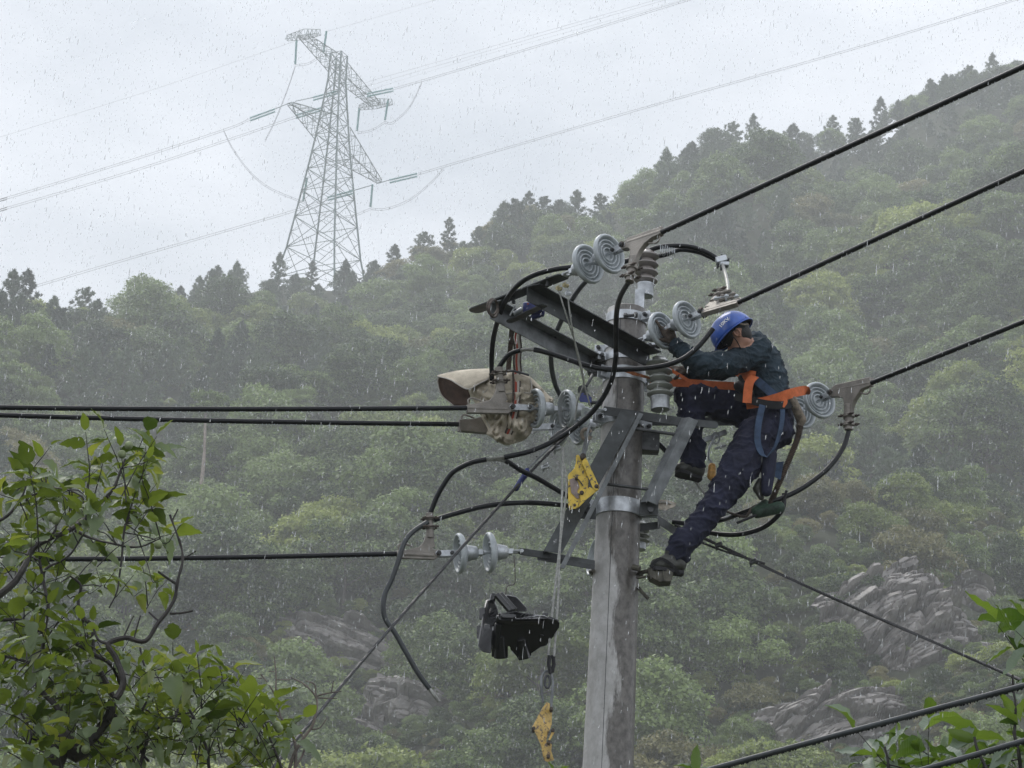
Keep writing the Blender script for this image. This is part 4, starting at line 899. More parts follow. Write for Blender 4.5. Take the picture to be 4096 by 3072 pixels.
# ------------------------------------------------------------------ organic shapes: overlapping capsules fused by a voxel remesh
def cap(b, p0, r0, p1, r1, n=14, sq=None):
    """tapered capsule; sq = (axis vector, factor) flattens it along an axis"""
    p0, p1 = Vector(p0), Vector(p1); d = p1 - p0; L = max(d.length, 1e-5); u = d / L if L > 1e-4 else Vector((0, 0, 1)); pr = []
    for k in range(6): a = math.pi / 2 * k / 5; pr.append((-r0 * math.cos(a), r0 * math.sin(a)))
    for k in range(1, 5): t = k / 5; pr.append((L * t, r0 + (r1 - r0) * t))
    for k in range(6): a = math.pi / 2 * k / 5; pr.append((L + r1 * math.sin(a), r1 * math.cos(a)))
    i0 = len(b.v); b.lathe(pr, p0, u, n)
    if sq:
        ax, f = Vector(sq[0]).normalized(), sq[1]; c = (p0 + p1) / 2
        for i in range(i0, len(b.v)): v = Vector(b.v[i]); b.v[i] = tuple(v - ax * ((v - c).dot(ax)) * (1 - f))
    return b
def fuse(b, voxel, smooth=4, name='tmp'):
    me = b.mesh(name); bm = bmesh.new(); bm.from_mesh(me); bmesh.ops.recalc_face_normals(bm, faces=bm.faces); bm.to_mesh(me); bm.free()
    o = bpy.data.objects.new(name, me); COL.objects.link(o); r = o.modifiers.new('r', 'REMESH'); r.mode = 'VOXEL'; r.voxel_size = voxel
    if smooth: s_ = o.modifiers.new('s', 'SMOOTH'); s_.iterations = smooth; s_.factor = .5
    dg = bpy.context.evaluated_depsgraph_get(); m2 = bpy.data.meshes.new_from_object(o.evaluated_get(dg)); bpy.data.objects.remove(o); m2.name = name
    m2.polygons.foreach_set('use_smooth', [True] * len(m2.polygons)); return m2
def cloth_mat(name, c, wr=.9, sc=9, rough=.75, var=.35):
    m = mat(name, c, rough, var=var, vscale=5, bump=0, spec=.25); n = m.node_tree; b_ = n.nodes['Principled BSDF']; t = n.nodes.new('ShaderNodeTexCoord')
    z = n.nodes.new('ShaderNodeTexNoise'); z.inputs['Scale'].default_value = sc; z.inputs['Detail'].default_value = 3; z.inputs['Distortion'].default_value = 1.2; n.links.new(t.outputs['Object'], z.inputs[0])
    z2 = n.nodes.new('ShaderNodeTexNoise'); z2.inputs['Scale'].default_value = 350; n.links.new(t.outputs['Object'], z2.inputs[0])
    a = n.nodes.new('ShaderNodeMath'); a.operation = 'MULTIPLY_ADD'; n.links.new(z2.outputs[0], a.inputs[0]); a.inputs[1].default_value = .05; n.links.new(z.outputs[0], a.inputs[2])
    p = n.nodes.new('ShaderNodeBump'); p.inputs['Strength'].default_value = wr; p.inputs['Distance'].default_value = .03; n.links.new(a.outputs[0], p.inputs['Height']); n.links.new(p.outputs[0], b_.inputs['Normal']); return m
M_SHIRT = cloth_mat('dark_teal_navy_shirt', (0.020, 0.034, 0.046)); M_TROU = cloth_mat('dark_navy_trousers', (0.019, 0.021, 0.042), .7, 6)
M_SKIN = mat('skin', (0.36, 0.19, 0.13), 0.5, var=.12, vscale=20, spec=.4); M_HAIR = mat('black_hair', (0.012, 0.011, 0.01), .6, bump=.5, bscale=200)
M_GLOVE = mat('brown_knit_glove', (0.10, 0.08, 0.066), .9, var=.35, vscale=30, bump=.8, bscale=260, spec=.1)
M_BOOT = mat('muddy_black_boot', (0.035, 0.036, 0.03), .45, var=.5, vscale=14, bump=.3, bscale=50)
M_ORANGE = mat('orange_webbing', (0.62, 0.16, 0.06), .7, var=.15, vscale=20, bump=.5, bscale=300, spec=.2)
M_BLUEW = mat('faded_blue_webbing', (0.035, 0.062, 0.115), .8, var=.4, vscale=12, bump=.4, bscale=300)
M_BLKW = mat('black_webbing', (0.012, 0.012, 0.014), .7, bump=.4, bscale=200); M_PAD = mat('tan_fleece_pad', (0.24, 0.20, 0.16), .95, var=.35, vscale=30, bump=.8, bscale=150)
M_HELM = mat('blue_helmet_shell', (0.035, 0.10, 0.40), .28, var=.28, vscale=7, spec=.5, coat=.3); M_HELI = mat('helmet_inside', (0.015, 0.017, 0.03), .8)
M_WHITE = mat('white_print', (.75, .77, .8), .5)

PN = A(2938, 1335, -.30)
hn = (CR * -.65 * .93 + CU * .76 * .93 + FWD * .37).normalized(); hf = (CR * -.76 - CU * .65); hf = (hf - hn * hf.dot(hn)).normalized(); hs2 = hn.cross(hf)
if hs2.y > 0: hs2 = -hs2            # towards the camera
hc = PN + hn * .0
person = thing('person', tuple(A(2640, 2300, -.1)), 'lineman in blue helmet, navy clothes and orange belt, leaning to a disc insulator', 'person')
B = []   # bones: p0, r0, p1, r1, material index, squash
def bone(a, r0, c, r1, mi, sq=None): B.append((A(*a) if len(a) == 3 and not isinstance(a, Vector) else a, r0, A(*c) if not isinstance(c, Vector) else c, r1, mi, sq))
# torso, bent forward
for s_ in (-.085, .085):
    bone((3092, 1625, s_ * 1.2), .125, (3078, 1530, s_ * 1.1), .118, 0)
    bone((3078, 1530, s_ * 1.1), .122, (3052, 1450, s_ * 1.2), .125, 0)
    bone((3052, 1450, s_ * 1.2), .122, (3032, 1402, s_ * 1.25 - .03), .095, 0)
bone((3035, 1398, -.19), .085, (3035, 1398, .15), .085, 0)
bone((3030, 1380, -.10), .075, (3022, 1368, .02), .07, 0)
# near arm
bone((3028, 1412, -.20), .088, (2920, 1452, -.33), .083, 0); bone((2920, 1452, -.33), .084, (2818, 1461, -.44), .079, 0)
bone((2818, 1461, -.44), .080, (2762, 1432, -.41), .072, 0); bone((2762, 1432, -.41), .072, (2716, 1394, -.37), .054, 0)
bone((2722, 1400, -.37), .060, (2712, 1390, -.37), .058, 0)
bone((2716, 1394, -.37), .036, (2694, 1362, -.36), .031, 2)
# far arm, mostly hidden
bone((3020, 1420, .14), .08, (2890, 1480, .06), .07, 0); bone((2890, 1480, .06), .068, (2760, 1492, -.02), .052, 0)
bone((2770, 1490, -.02), .034, (2735, 1484, -.05), .03, 2)
# neck, head
bone((3002, 1385, -.12), .052, hc - hn * .078 - hf * .010, .053, 2)
bone((3026, 1366, -.15), .050, (2986, 1390, -.26), .044, 0); bone((3034, 1360, -.05), .05, (3028, 1364, -.16), .048, 0)
bone((3030, 1372, -.16), .06, (3022, 1368, .04), .058, 0); bone((3012, 1382, -.2), .05, (2985, 1392, -.22), .045, 0)
bone(hc - hn * .012 - hf * .01, .084, hc + hn * .03 - hf * .005, .08, 2)
bone(hc - hn * .05 + hf * .012, .072, hc - hn * .085 + hf * .03, .055, 2)
bone(hc - hn * .10 + hf * .035, .045, hc - hn * .115 + hf * .052, .032, 2)
bone(hc - hn * .045 + hf * .082, .012, hc - hn * .068 + hf * .098, .013, 2)      # nose
bone(hc - hn * .095 + hf * .078, .012, hc - hn * .098 + hf * .076, .014, 2)      # lips
# pelvis and legs
for s_ in (-.085, .085): bone((3082, 1690, s_), .15, (3095, 1630, s_), .13, 1)
bone((3100, 1722, -.10), .128, (3092, 1690, -.1), .13, 1)
bone((3040, 1745, -.13), .148, (2950, 1885, -.20), .125, 1); bone((2950, 1885, -.20), .122, (2868, 2010, -.24), .092, 1)
bone((2868, 2010, -.24), .093, (2775, 2130, -.22), .082, 1); bone((2775, 2130, -.22), .083, (2712, 2205, -.20), .077, 1)
bone((2735, 2160, -.21), .086, (2725, 2176, -.21), .085, 1); bone((2722, 2214, -.20), .068, (2700, 2212, -.2), .072, 1)
bone((3040, 1660, .08), .135, (2910, 1615, .05), .122, 1); bone((2910, 1615, .05), .120, (2775, 1590, .0), .105, 1)
bone((2775, 1590, .0), .104, (2757, 1715, .03), .088, 1); bone((2757, 1715, .03), .086, (2768, 1815, .06), .072, 1)
bone((2740, 1578, -.01), .075, (2745, 1600, 0), .075, 1)
for k in range(4): bone((2745 + k * 3, 1775 + k * 24, .04), .055, (2795 - k * 2, 1783 + k * 24, .05), .052, 1)
bb = MB()
for p0, r0, p1, r1, mi, sq in B: cap(bb, p0, r0, p1, r1, 16, sq)
bme = fuse(bb, .0085, 5, 'body')
# cloth folds pushed into the surface, material by nearest bone
co = np.empty(len(bme.vertices) * 3); bme.vertices.foreach_get('co', co); co = co.reshape(-1, 3)
no = np.empty(len(bme.vertices) * 3); bme.vertex_normals.foreach_get('vector', no); no = no.reshape(-1, 3)
def near(P):
    best = np.full(len(P), 1e9); mi = np.zeros(len(P), int)
    for p0, r0, p1, r1, m_, _ in B:
        a, c = np.array(p0), np.array(p1); d = c - a; t = np.clip(((P - a) @ d) / max(d @ d, 1e-9), 0, 1); q = np.linalg.norm(P - (a + t[:, None] * d), axis=1) - (r0 + (r1 - r0) * t)
        k = q < best; best[k] = q[k]; mi[k] = m_
    return mi
vm = near(co)
disp = np.zeros(len(co))
for i, p in enumerate(co):
    if vm[i] == 2: continue
    q = Vector(p); w = noise.noise(Vector((q.x * 9, q.y * 9, q.z * 16))) * 2.2
    a_ = noise.noise(Vector((q.x * 7 + q.z * 5, q.y * 7, q.z * 19 - q.x * 9))) if vm[i] == 0 else noise.noise(Vector((q.x * 12 - q.z * 7, q.y * 8, q.z * 13 + q.x * 6 + 40)))
    c_ = noise.noise(Vector((q.x * 16, q.y * 16, q.z * 30 + 9)))
    disp[i] = max(0, 1 - abs(a_) * 3.2) ** 2 * .013 + max(0, 1 - abs(c_) * 4) ** 2 * .005 + noise.noise(q * 8) * .008 - .004
co2 = co + no * disp[:, None]; bme.vertices.foreach_set('co', co2.ravel())
for m_ in (M_SHIRT, M_TROU, M_SKIN): bme.materials.append(m_)
cen = np.empty(len(bme.polygons) * 3); bme.polygons.foreach_get('center', cen); bme.polygons.foreach_set('material_index', near(cen.reshape(-1, 3)).astype(np.int32)); bme.update()
link('body', bme, None, person)
# hair, ear, eye
b = MB(); cap(b, hc - hf * .02 - hn * .005, .085, hc - hf * .028 - hn * .028, .074); cap(b, hc + hn * .0 + hf * .02, .083, hc + hn * .02 + hf * .01, .08)
cap(b, hc - hf * .034 - hn * .01, .079, hc - hf * .034 - hn * .048, .060); hm_ = fuse(b, .006, 2, 'hair'); link('hair', hm_, M_HAIR, person)
ec = hc + hs2 * .082 - hn * .035 - hf * .012
b = MB(); ring = [ec + (hn * math.cos(a) * .029 + (-hf) * math.sin(a) * .018) + hs2 * (.004 + .008 * max(0, math.sin(a))) for a in np.linspace(-2.5, 2.7, 14)]; b.tube(ring, .0055, 8); cap(b, ec - hn * .022, .010, ec - hn * .026, .009); cap(b, ec - hs2 * .004, .015, ec - hn * .008 - hs2 * .004, .013); link('ear', fuse(b, .0022, 2, 'ear'), M_SKIN, person)
b = MB(); e_ = hc + hf * .078 + hs2 * .03 - hn * .03; cap(b, e_, .0095, e_ + hf * .002, .009); link('eye', fuse(b, .002, 0, 'eye'), mat('eye', (.5, .48, .45), .2), person)
MB().tube([e_ + hn * .014 + hs2 * k * .012 + hf * .004 for k in (-1, 0, 1)], .003, 5).build('eyebrow', M_HAIR, person)
# helmet
hel = MB(); N_, K_ = 40, 12; vs = []
for k in range(K_ + 1):
    t = k / K_ * math.pi / 2; rr = math.cos(t) ** .8 if k < K_ else 0
    for i in range(N_):
        a = 2 * math.pi * i / N_; fr = math.cos(a)
        vs.append(hc + hf * (math.cos(a) * .150 * rr + .006) + hs2 * (math.sin(a) * .120 * rr) + hn * (.148 * math.sin(t) + .0 + (.006 * (1 - abs(math.sin(a))) if math.sin(t) > .2 else 0)))
hel.add(vs, [(k * N_ + i, k * N_ + (i + 1) % N_, (k + 1) * N_ + (i + 1) % N_, (k + 1) * N_ + i) for k in range(K_) for i in range(N_)])
ho_ = hel.build('helmet', [M_HELM, M_HELI], person, ang=80); sd = ho_.modifiers.new('solid', 'SOLIDIFY'); sd.thickness = .005; sd.offset = -1; sd.material_offset = 1; sd.material_offset_rim = 0
# brim lip and peak
b = MB(); br_ = []
for i in range(N_ + 1):
    a = 2 * math.pi * i / N_; pk = max(0, math.cos(a)) ** 3 * .022
    br_.append((hc + hf * (math.cos(a) * .150 + .006) + hs2 * math.sin(a) * .120, hc + hf * (math.cos(a) * (.157 + pk) + .006) + hs2 * math.sin(a) * .127 - hn * (.005 + pk * .4)))
V_ = [p for q in br_ for p in q]; b.add(V_, [(2 * i, 2 * i + 1, 2 * i + 3, 2 * i + 2) for i in range(N_)]); o = b.build('helmet_brim', M_HELM, ho_, ang=80); o.modifiers.new('solid', 'SOLIDIFY').thickness = .005
b = MB()
for a0 in (.5, 2.6, 3.7, 5.7): b.tube(spline([hc + hf * math.cos(a0) * .142 + hs2 * math.sin(a0) * .112 + hn * .01, hc + hf * math.cos(a0) * .11 + hs2 * math.sin(a0) * .095 + hn * .07, hc + hn * .115], 4), .006, 5)
b.tube([hc + hf * math.cos(a) * .098 + hs2 * math.sin(a) * .092 - hn * .008 for a in np.linspace(0, 6.283, 25)], .008, 6); b.build('suspension_band', M_BLKW, ho_)
b = MB(); b.tube(spline([hc + hs2 * .10 - hf * .05 + hn * .02, hc + hs2 * .088 - hf * .075 - hn * .02, hc + hs2 * .05 - hf * .105 - hn * .03], 4), .005, 6); b.build('nape_strap', M_PAD, ho_)
b = MB(); b.tube(spline([hc + hs2 * .092 + hf * .03 - hn * .005, hc + hs2 * .078 + hf * .025 - hn * .07, hc + hs2 * .03 + hf * .045 - hn * .148], 5), .0035, 6); b.build('chin_strap', M_BLKW, ho_)
fc = bpy.data.curves.new('txt', 'FONT'); fc.body = '10KV'; fc.size = .040; fc.align_x = 'CENTER'; fc.align_y = 'CENTER'; fc.resolution_u = 4; fc.offset = .0012
fo = bpy.data.objects.new('txt', fc); COL.objects.link(fo); dg = bpy.context.evaluated_depsgraph_get(); tm_ = bpy.data.meshes.new_from_object(fo.evaluated_get(dg)); bpy.data.objects.remove(fo)
bm = bmesh.new(); bm.from_mesh(tm_); bmesh.ops.triangulate(bm, faces=bm.faces); bmesh.ops.subdivide_edges(bm, edges=bm.edges, cuts=1); bm.to_mesh(tm_); bm.free()
# lettering lies on the near front of the shell
tdir = (hs2 * .86 + hn * .50 + hf * .02).normalized(); tx_ = (-hf * 1 + hn * .1); tx_ = (tx_ - tdir * tx_.dot(tdir)).normalized(); ty_ = tdir.cross(tx_)
if ty_.dot(CU) < 0: tx_, ty_ = tx_, -ty_
if tx_.dot(CR) < 0: tx_ = -tx_
for v in tm_.vertices:
    d = tdir * .14 + tx_ * (v.co.x) + ty_ * v.co.y; x_, y_, z_ = d.dot(hf) / .150, d.dot(hs2) / .120, d.dot(hn) / .150
    # shell: horizontal radius cos(t)^.8
    z_ = max(z_, 1e-3); hr = math.hypot(x_, y_); lo, hi = 0.3, 3.0
    for _ in range(22):
        m_ = (lo + hi) / 2; zz = z_ * m_
        inside = zz < 1 and hr * m_ < (max(0, 1 - zz * zz)) ** .4
        if inside: lo = m_
        else: hi = m_
    v.co = hc + hf * .006 + d * lo * 1.0 + d.normalized() * .0035
link('lettering', tm_, M_WHITE, ho_)
# gloved hands with separate fingers
def hand(wr, up_, side, nrm, s, fingers, thumb, mt=M_GLOVE, name='glove'):
    """wr wrist point; up_ along palm, side towards the little finger, nrm out of the back of the hand"""
    b = MB(); wr = Vector(wr)
    cap(b, wr - up_ * .012, .030 * s, wr + up_ * .02, .032 * s)
    for k in range(4): cap(b, wr + up_ * .015 + side * (k - 1.5) * .012, .020 * s, wr + up_ * .072 * s + side * (k - 1.5) * .021 * s, .0155 * s)
    for k, (l1, l2, l3, c1, c2, c3) in enumerate(fingers):
        p = wr + up_ * .078 * s + side * (k - 1.5) * .022 * s; a = 0; r = .0115 * s
        for L, c in ((l1, c1), (l2, c2), (l3, c3)):
            a += c; d = (up_ * math.cos(a) - nrm * math.sin(a)); q = p + d * L * s; cap(b, p, r, q, r * .92, 10); p = q; r *= .94
    p = wr + up_ * .022 * s - side * .034 * s; d1 = (up_ * .55 - side * .7 + nrm * -.35).normalized(); q = p + d1 * .045 * s; cap(b, p, .015 * s, q, .013 * s, 10)
    d2 = (up_ * thumb[0] - side * thumb[1] - nrm * thumb[2]).normalized(); q2 = q + d2 * .038 * s; cap(b, q, .013 * s, q2, .011 * s, 10)
    o = link(name, fuse(b, .0036, 2, name), mt, person)
    MB().tube([wr + (side * math.cos(a) * .037 + nrm * math.sin(a) * .034) * s - up_ * .014 for a in np.linspace(0, 6.283, 17)], .0055, 6).build('cuff', M_BLKW, o); return o
upv = (CR * -.42 + CU * .88 - FWD * .05).normalized(); nrmv = (CR * .30 - FWD * .90 + CU * .10); nrmv = (nrmv - upv * nrmv.dot(upv)).normalized(); sdv = upv.cross(nrmv)
if sdv.dot(CR) > 0: sdv = -sdv
hand(A(2690, 1366, -.37), upv, sdv * -1, nrmv, 1.02, [(.040, .026, .020, .10, .15, .15), (.044, .030, .022, .9, 1.0, .7), (.042, .028, .020, 1.0, 1.1, .7), (.034, .022, .018, 1.1, 1.1, .7)], (.8, .2, .6))
upv = (CR * -.95 + CU * .12 - FWD * .1).normalized(); nrmv = (CU * .9 + FWD * -.35); nrmv = (nrmv - upv * nrmv.dot(upv)).normalized()
hand(A(2738, 1484, -.05), upv, upv.cross(nrmv), nrmv, 1.0, [(.04, .026, .02, .6, .9, .6)] * 4, (.7, .2, .8))
# boots
def boot(ank, heel, toe, mt, sole=True):
    b = MB(); ank, heel, toe = Vector(ank), Vector(heel), Vector(toe); mid = heel.lerp(toe, .6); u = (toe - heel).normalized(); w = (ank - heel); w = (w - u * w.dot(u)).normalized()
    cap(b, ank, .058, heel + w * .045, .05); cap(b, heel + w * .035, .046, mid + w * .03, .046); cap(b, mid + w * .028, .045, toe - u * .03 + w * .022, .038); cap(b, ank * .6 + mid * .4, .05, mid + w * .04, .042)
    o = link('boot', fuse(b, .006, 3, 'boot'), mt, person); sd_ = u.cross(w)
    poly = [(-.035, -.03), (-.045, 0), (-.035, .03), (.04, .028), (.10, .036), (.17, .044), (.235, .038), (.262, .0), (.235, -.038), (.17, -.044), (.10, -.036), (.04, -.028)]; L = (toe - heel).length
    MB().prism([(a / .25 * L, c) for a, c in poly], heel - w * .018, u, sd_, w * .026).build('sole', M_BLKW, o, bevel=.003)
    b = MB()
    for k in range(4): p = mid.lerp(ank, .25 + k * .17) + w * .034 + u * .02; b.tube([p - sd_ * .028, p + u * .01, p + sd_ * .028], .003, 5)
    b.build('lace', M_PAD, o); return o
boot(A(2692, 2222, -.2), A(2716, 2282, -.2), A(2606, 2268, -.24), M_BOOT)
boot(A(2772, 1850, .07), A(2790, 1905, .07), A(2705, 1880, .0), M_BOOT)
# webbing
def ribbon(P, w, mt, name, parent, t=.003, k=5, sm=True, wv=None):
    """strap along P; w width; wv one width direction per point"""
    P = [A(*p) if not isinstance(p, Vector) else p for p in P]; S = spline(P, k) if sm and len(P) > 2 else P; b = MB(); V_ = []
    m_ = len(S)
    for i, p in enumerate(S):
        T = (S[min(i + 1, m_ - 1)] - S[max(i - 1, 0)]).normalized()
        if wv is None: q = T.cross(FWD)
        elif isinstance(wv, Vector): q = wv - T * wv.dot(T)
        else:
            f_ = i / (m_ - 1) * (len(wv) - 1); j = min(int(f_), len(wv) - 2); q = wv[j].lerp(wv[j + 1], f_ - j); q = q - T * q.dot(T)
        q.normalize(); nn_ = T.cross(q)
        V_ += [p + q * w / 2 + nn_ * t / 2, p - q * w / 2 + nn_ * t / 2, p - q * w / 2 - nn_ * t / 2, p + q * w / 2 - nn_ * t / 2]
    F_ = [(i * 4 + a, i * 4 + (a + 1) % 4, i * 4 + 4 + (a + 1) % 4, i * 4 + 4 + a) for i in range(m_ - 1) for a in range(4)] + [(3, 2, 1, 0), tuple(range(4 * m_ - 4, 4 * m_))]
    b.add(V_, F_); return b.build(name, mt, parent, ang=50)
ribbon([(3218, 1578, .10), (3222, 1562, -.08), (3170, 1572, -.26), (3110, 1592, -.285), (3060, 1606, -.27), (3025, 1612, -.25), (2985, 1618, -.2)], .062, M_ORANGE, 'belt', person, t=.005)
ribbon([(3128, 1588, -.285), (3140, 1605, -.285), (3128, 1625, -.28)], .035, M_ORANGE, 'belt', person)
ribbon([(3020, 1504, -.24), (3000, 1525, -.27), (2992, 1560, -.285), (2988, 1612, -.28)], .058, M_ORANGE, 'strap_tab', person, wv=Vector((1, 0, 0)))
ribbon([(2945, 1478, -.16), (2985, 1500, -.22), (3020, 1508, -.24)], .075, M_ORANGE, 'chest_strap', person)
ribbon([(3020, 1515, -.235), (3060, 1550, -.25), (3100, 1585, -.26)], .055, M_BLUEW, 'waist_webbing', person)
ribbon([(3050, 1620, -.28), (3035, 1690, -.30), (3030, 1760, -.30), (3045, 1810, -.29), (3068, 1828, -.28)], .042, M_BLUEW, 'leg_loop', person, wv=[Vector((1, .1, 0)), Vector((1, .1, 0)), Vector((.8, .2, .2)), Vector((.3, .9, .3))])
ribbon([(3110, 1600, -.275), (3130, 1640, -.27), (3122, 1720, -.275), (3098, 1790, -.28), (3068, 1828, -.28)], .032, M_BLUEW, 'leg_loop', person, wv=[Vector((1, .3, 0)), Vector((1, .3, 0)), Vector((.6, .7, .2)), Vector((.3, .9, .3))])
ribbon([(2940, 1585, -.15), (2990, 1598, -.24), (3060, 1615, -.28), (3130, 1620, -.28), (3185, 1610, -.2)], .05, M_BLKW, 'tool_belt', person, t=.008)
b = MB(); cap(b, A(3170, 1600, -.23), .030, A(3205, 1680, -.12), .034); cap(b, A(3205, 1680, -.12), .03, A(3196, 1715, -.1), .02); link('hip_pad', fuse(b, .006, 2, 'hip_pad'), M_PAD, person)
b = MB(); cap(b, A(3075, 1820, -.22), .055, A(3072, 1900, -.22), .045); cap(b, A(3072, 1900, -.22), .045, A(3066, 1965, -.22), .036); link('tool_pouch', fuse(b, .006, 2, 'tool_pouch'), M_TROU, person)
b = MB(); cap(b, A(3040, 1925, -.18), .022, A(3030, 1955, -.18), .032); cap(b, A(3030, 1955, -.18), .03, A(3045, 1990, -.18), .02); link('pliers_holster', fuse(b, .005, 1, 'pliers_holster'), M_BOOT, person)
b = MB(); b.prism([(0, 0), (.05, .01), (.03, -.12), (-.02, -.09)], A(3105, 1850, -.15), Vector((1, 0, 0)), Vector((0, 0, 1)), Vector((0, .006, 0))); b.build('strap_end', M_BLUEW, person)
b = MB(); cap(b, A(2955, 1545, -.18), .035, A(2985, 1560, -.2), .04); cap(b, A(2985, 1560, -.2), .03, A(2965, 1510, -.18), .022); link('radio_pouch', fuse(b, .006, 1, 'radio_pouch'), M_BLKW, person)

# ------------------------------------------------------------------ things hanging about the man
cable([(3202,1705,-.12),(3188,1760,-.12),(3160,1830,-.12),(3128,1905,-.12),(3098,1975,-.1),(3078,2022,-.1)], .017, 'brown rope-wrapped lanyard hanging from the hip pad', m_=mat('brown_wrapped_rope', (.085, .055, .038), .9, var=.4, vscale=30, bump=.8, bscale=90), name='lanyard')
b = MB()
for k in range(60):
    t = k / 59; P_ = spline([A(3202,1705,-.12),A(3188,1760,-.12),A(3160,1830,-.12),A(3128,1905,-.12),A(3098,1975,-.1),A(3078,2022,-.1)], 12); c = P_[min(int(t * 60), len(P_) - 2)]; T = (P_[min(int(t * 60) + 1, len(P_) - 1)] - c).normalized(); u = T.orthogonal().normalized(); w = T.cross(u)
    b.tube([c + (u * math.cos(a) + w * math.sin(a)) * .0185 + T * .004 * a / 6.28 for a in np.linspace(0, 6.283, 9)], .003, 4)
tag(b.build('whipping_cord', M_RUST, None), 'cord windings round the brown hip lanyard', 'cord')
e = thing('tool_roll', tuple(A(3070, 2045, -.1)), 'dark green bundled tool roll with black handles, hung under the lineman', 'tool roll')
b = MB(); cap(b, A(3030, 2052, -.1), .036, A(3115, 2030, -.1), .042); cap(b, A(3015, 2040, -.1), .02, A(3060, 2010, -.1), .024); link('canvas', fuse(b, .006, 2, 'canvas'), mat('green_canvas', (.02, .045, .028), .7, var=.6, vscale=18, bump=.6, bscale=40), e)
for a_, c_ in (((3025, 2060, -.12), (2948, 2092, -.14)), ((3020, 2042, -.1), (2955, 2068, -.08)), ((3128, 2035, -.1), (3146, 1962, -.12))): MB().tube([A(*a_), A(*c_)], .009, 8).build('handle', M_BLKW, e)
cable([(3060,2010,-.1),(3010,2030,-.1),(2985,2065,-.1),(2945,2060,-.08),(2905,2045,0)], .009, 'short brown rope tail beside the green tool roll', m_=M_RUST, name='rope')
cable([(2775,1920,.1),(2800,1950,.1),(2825,1985,.1)], .008, 'short grey rope behind the raised boot', m_=M_ROPE, name='rope')
e = thing('snap_hook', tuple(A(2840, 1860, .1)), 'steel hook with a worn orange hoist body behind the lineman\'s leg', 'hook')
b = MB(); b.tube(spline([A(2862, 1745, .1), A(2838, 1790, .1), A(2835, 1830, .1), A(2848, 1850, .1)], 5), .007, 8); b.tube(spline([A(2858, 1795, .1), A(2885, 1787, .1), A(2902, 1782, .12)], 4), .009, 8); b.tube([A(2862 + 16 * math.cos(a), 1752 + 22 * math.sin(a), .1) for a in np.linspace(0, 6.283, 17)], .006, 6); b.build('hook', M_GALV, e)
b = MB(); cap(b, A(2848, 1868, .1), .028, A(2846, 1905, .1), .03); link('hoist_body', fuse(b, .006, 2, 'hoist_body'), mat('worn_orange_paint', (.50, .27, .07), .5, var=.4, vscale=20), e)
# orange lanyard round the pole
e = thing('safety_lanyard', tuple(A(2700, 1530, -.1)), 'orange safety strap from the lineman\'s waist round the pole behind the post insulator', 'safety strap')
ribbon([(2955, 1545, -.05), (2850, 1540, -.06), (2755, 1532, -.08), (2680, 1530, -.1), (2600, 1520, -.15)], .055, M_ORANGE, 'strap', e, wv=Vector((0, 0, 1)))
ribbon([(2752, 1522, -.09), (2700, 1490, -.11), (2660, 1466, -.14)], .024, M_ORANGE, 'strap', e, wv=Vector((0, 0, 1)))
b = MB(); rr = random.Random(3)
for k in range(26): b.tube(spline([A(2486 + rr.random() * 10, 1474 + rr.random() * 12, -.26), A(2530 + rr.random() * 10, 1488 + rr.random() * 12, -.27), A(2575, 1500 + rr.random() * 10, -.25), A(2606 + rr.random() * 8, 1512 + rr.random() * 6, -.17)], 3), .0022, 4)
b.build('frayed_rope', mat('frayed_orange_rope', (.26, .10, .04), .9, var=.4, vscale=30), e)
# climbing iron
e = thing('pole_climber', tuple(A(2640, 2310, -.2)), 'worn steel climbing iron strapped under the lower boot, gripping the pole', 'climbing iron')
M_IRON = mat('worn_olive_iron', (.075, .07, .052), .5, metal=.3, var=.5, vscale=16, bump=.3, bscale=60)
b = MB(); pl_ = [A(2592, 2268, -.26), A(2672, 2275, -.26), A(2694, 2292, -.26), A(2684, 2326, -.26), A(2640, 2328, -.26), A(2597, 2306, -.26)]
b.add(pl_ + [p + Vector((0, .11, .0)) for p in pl_], [(5, 4, 3, 2, 1, 0), (6, 7, 8, 9, 10, 11)] + [(i, (i + 1) % 6, 6 + (i + 1) % 6, 6 + i) for i in range(6)]); b.build('foot_plate', M_IRON, e, smooth=False, bevel=.004)
for k in range(3): MB().tube([A(2600 + k * 26, 2274 + k * 3, -.265), A(2604 + k * 26, 2316 + k * 3, -.268)], .004, 6).build('rib', M_IRON, e)
pc = Vector((POX, 20, A(2560, 2280, -.1).z)); r_ = PRAD(pc.z) + .018
b = MB(); arc = [pc + Vector((math.cos(a) * r_, math.sin(a) * r_, .03 * math.sin(a))) for a in np.linspace(-.5, 3.6, 20)]; b.tube(arc, .013, 8); b.build('grip_arc', M_IRON, e)
b = MB(); b.bar(A(2602, 2282, -.24), arc[0], .028, .02); b.bar(A(2604, 2304, -.22), A(2548, 2312, -.14), .02, .012); b.tube([A(2530, 2268, -.15), A(2560, 2275, -.17)], .02, 10); b.build('arm', M_IRON, e, bevel=.003)
MB().tube([A(2552, 2350, -.05), A(2592, 2394, -.08)], .012, 10).build('spur_rod', M_IRON, e)
ribbon([(2600, 2268, -.27), (2640, 2235, -.28), (2690, 2262, -.27), (2718, 2300, -.24)], .02, M_BLKW, 'foot_strap', e)

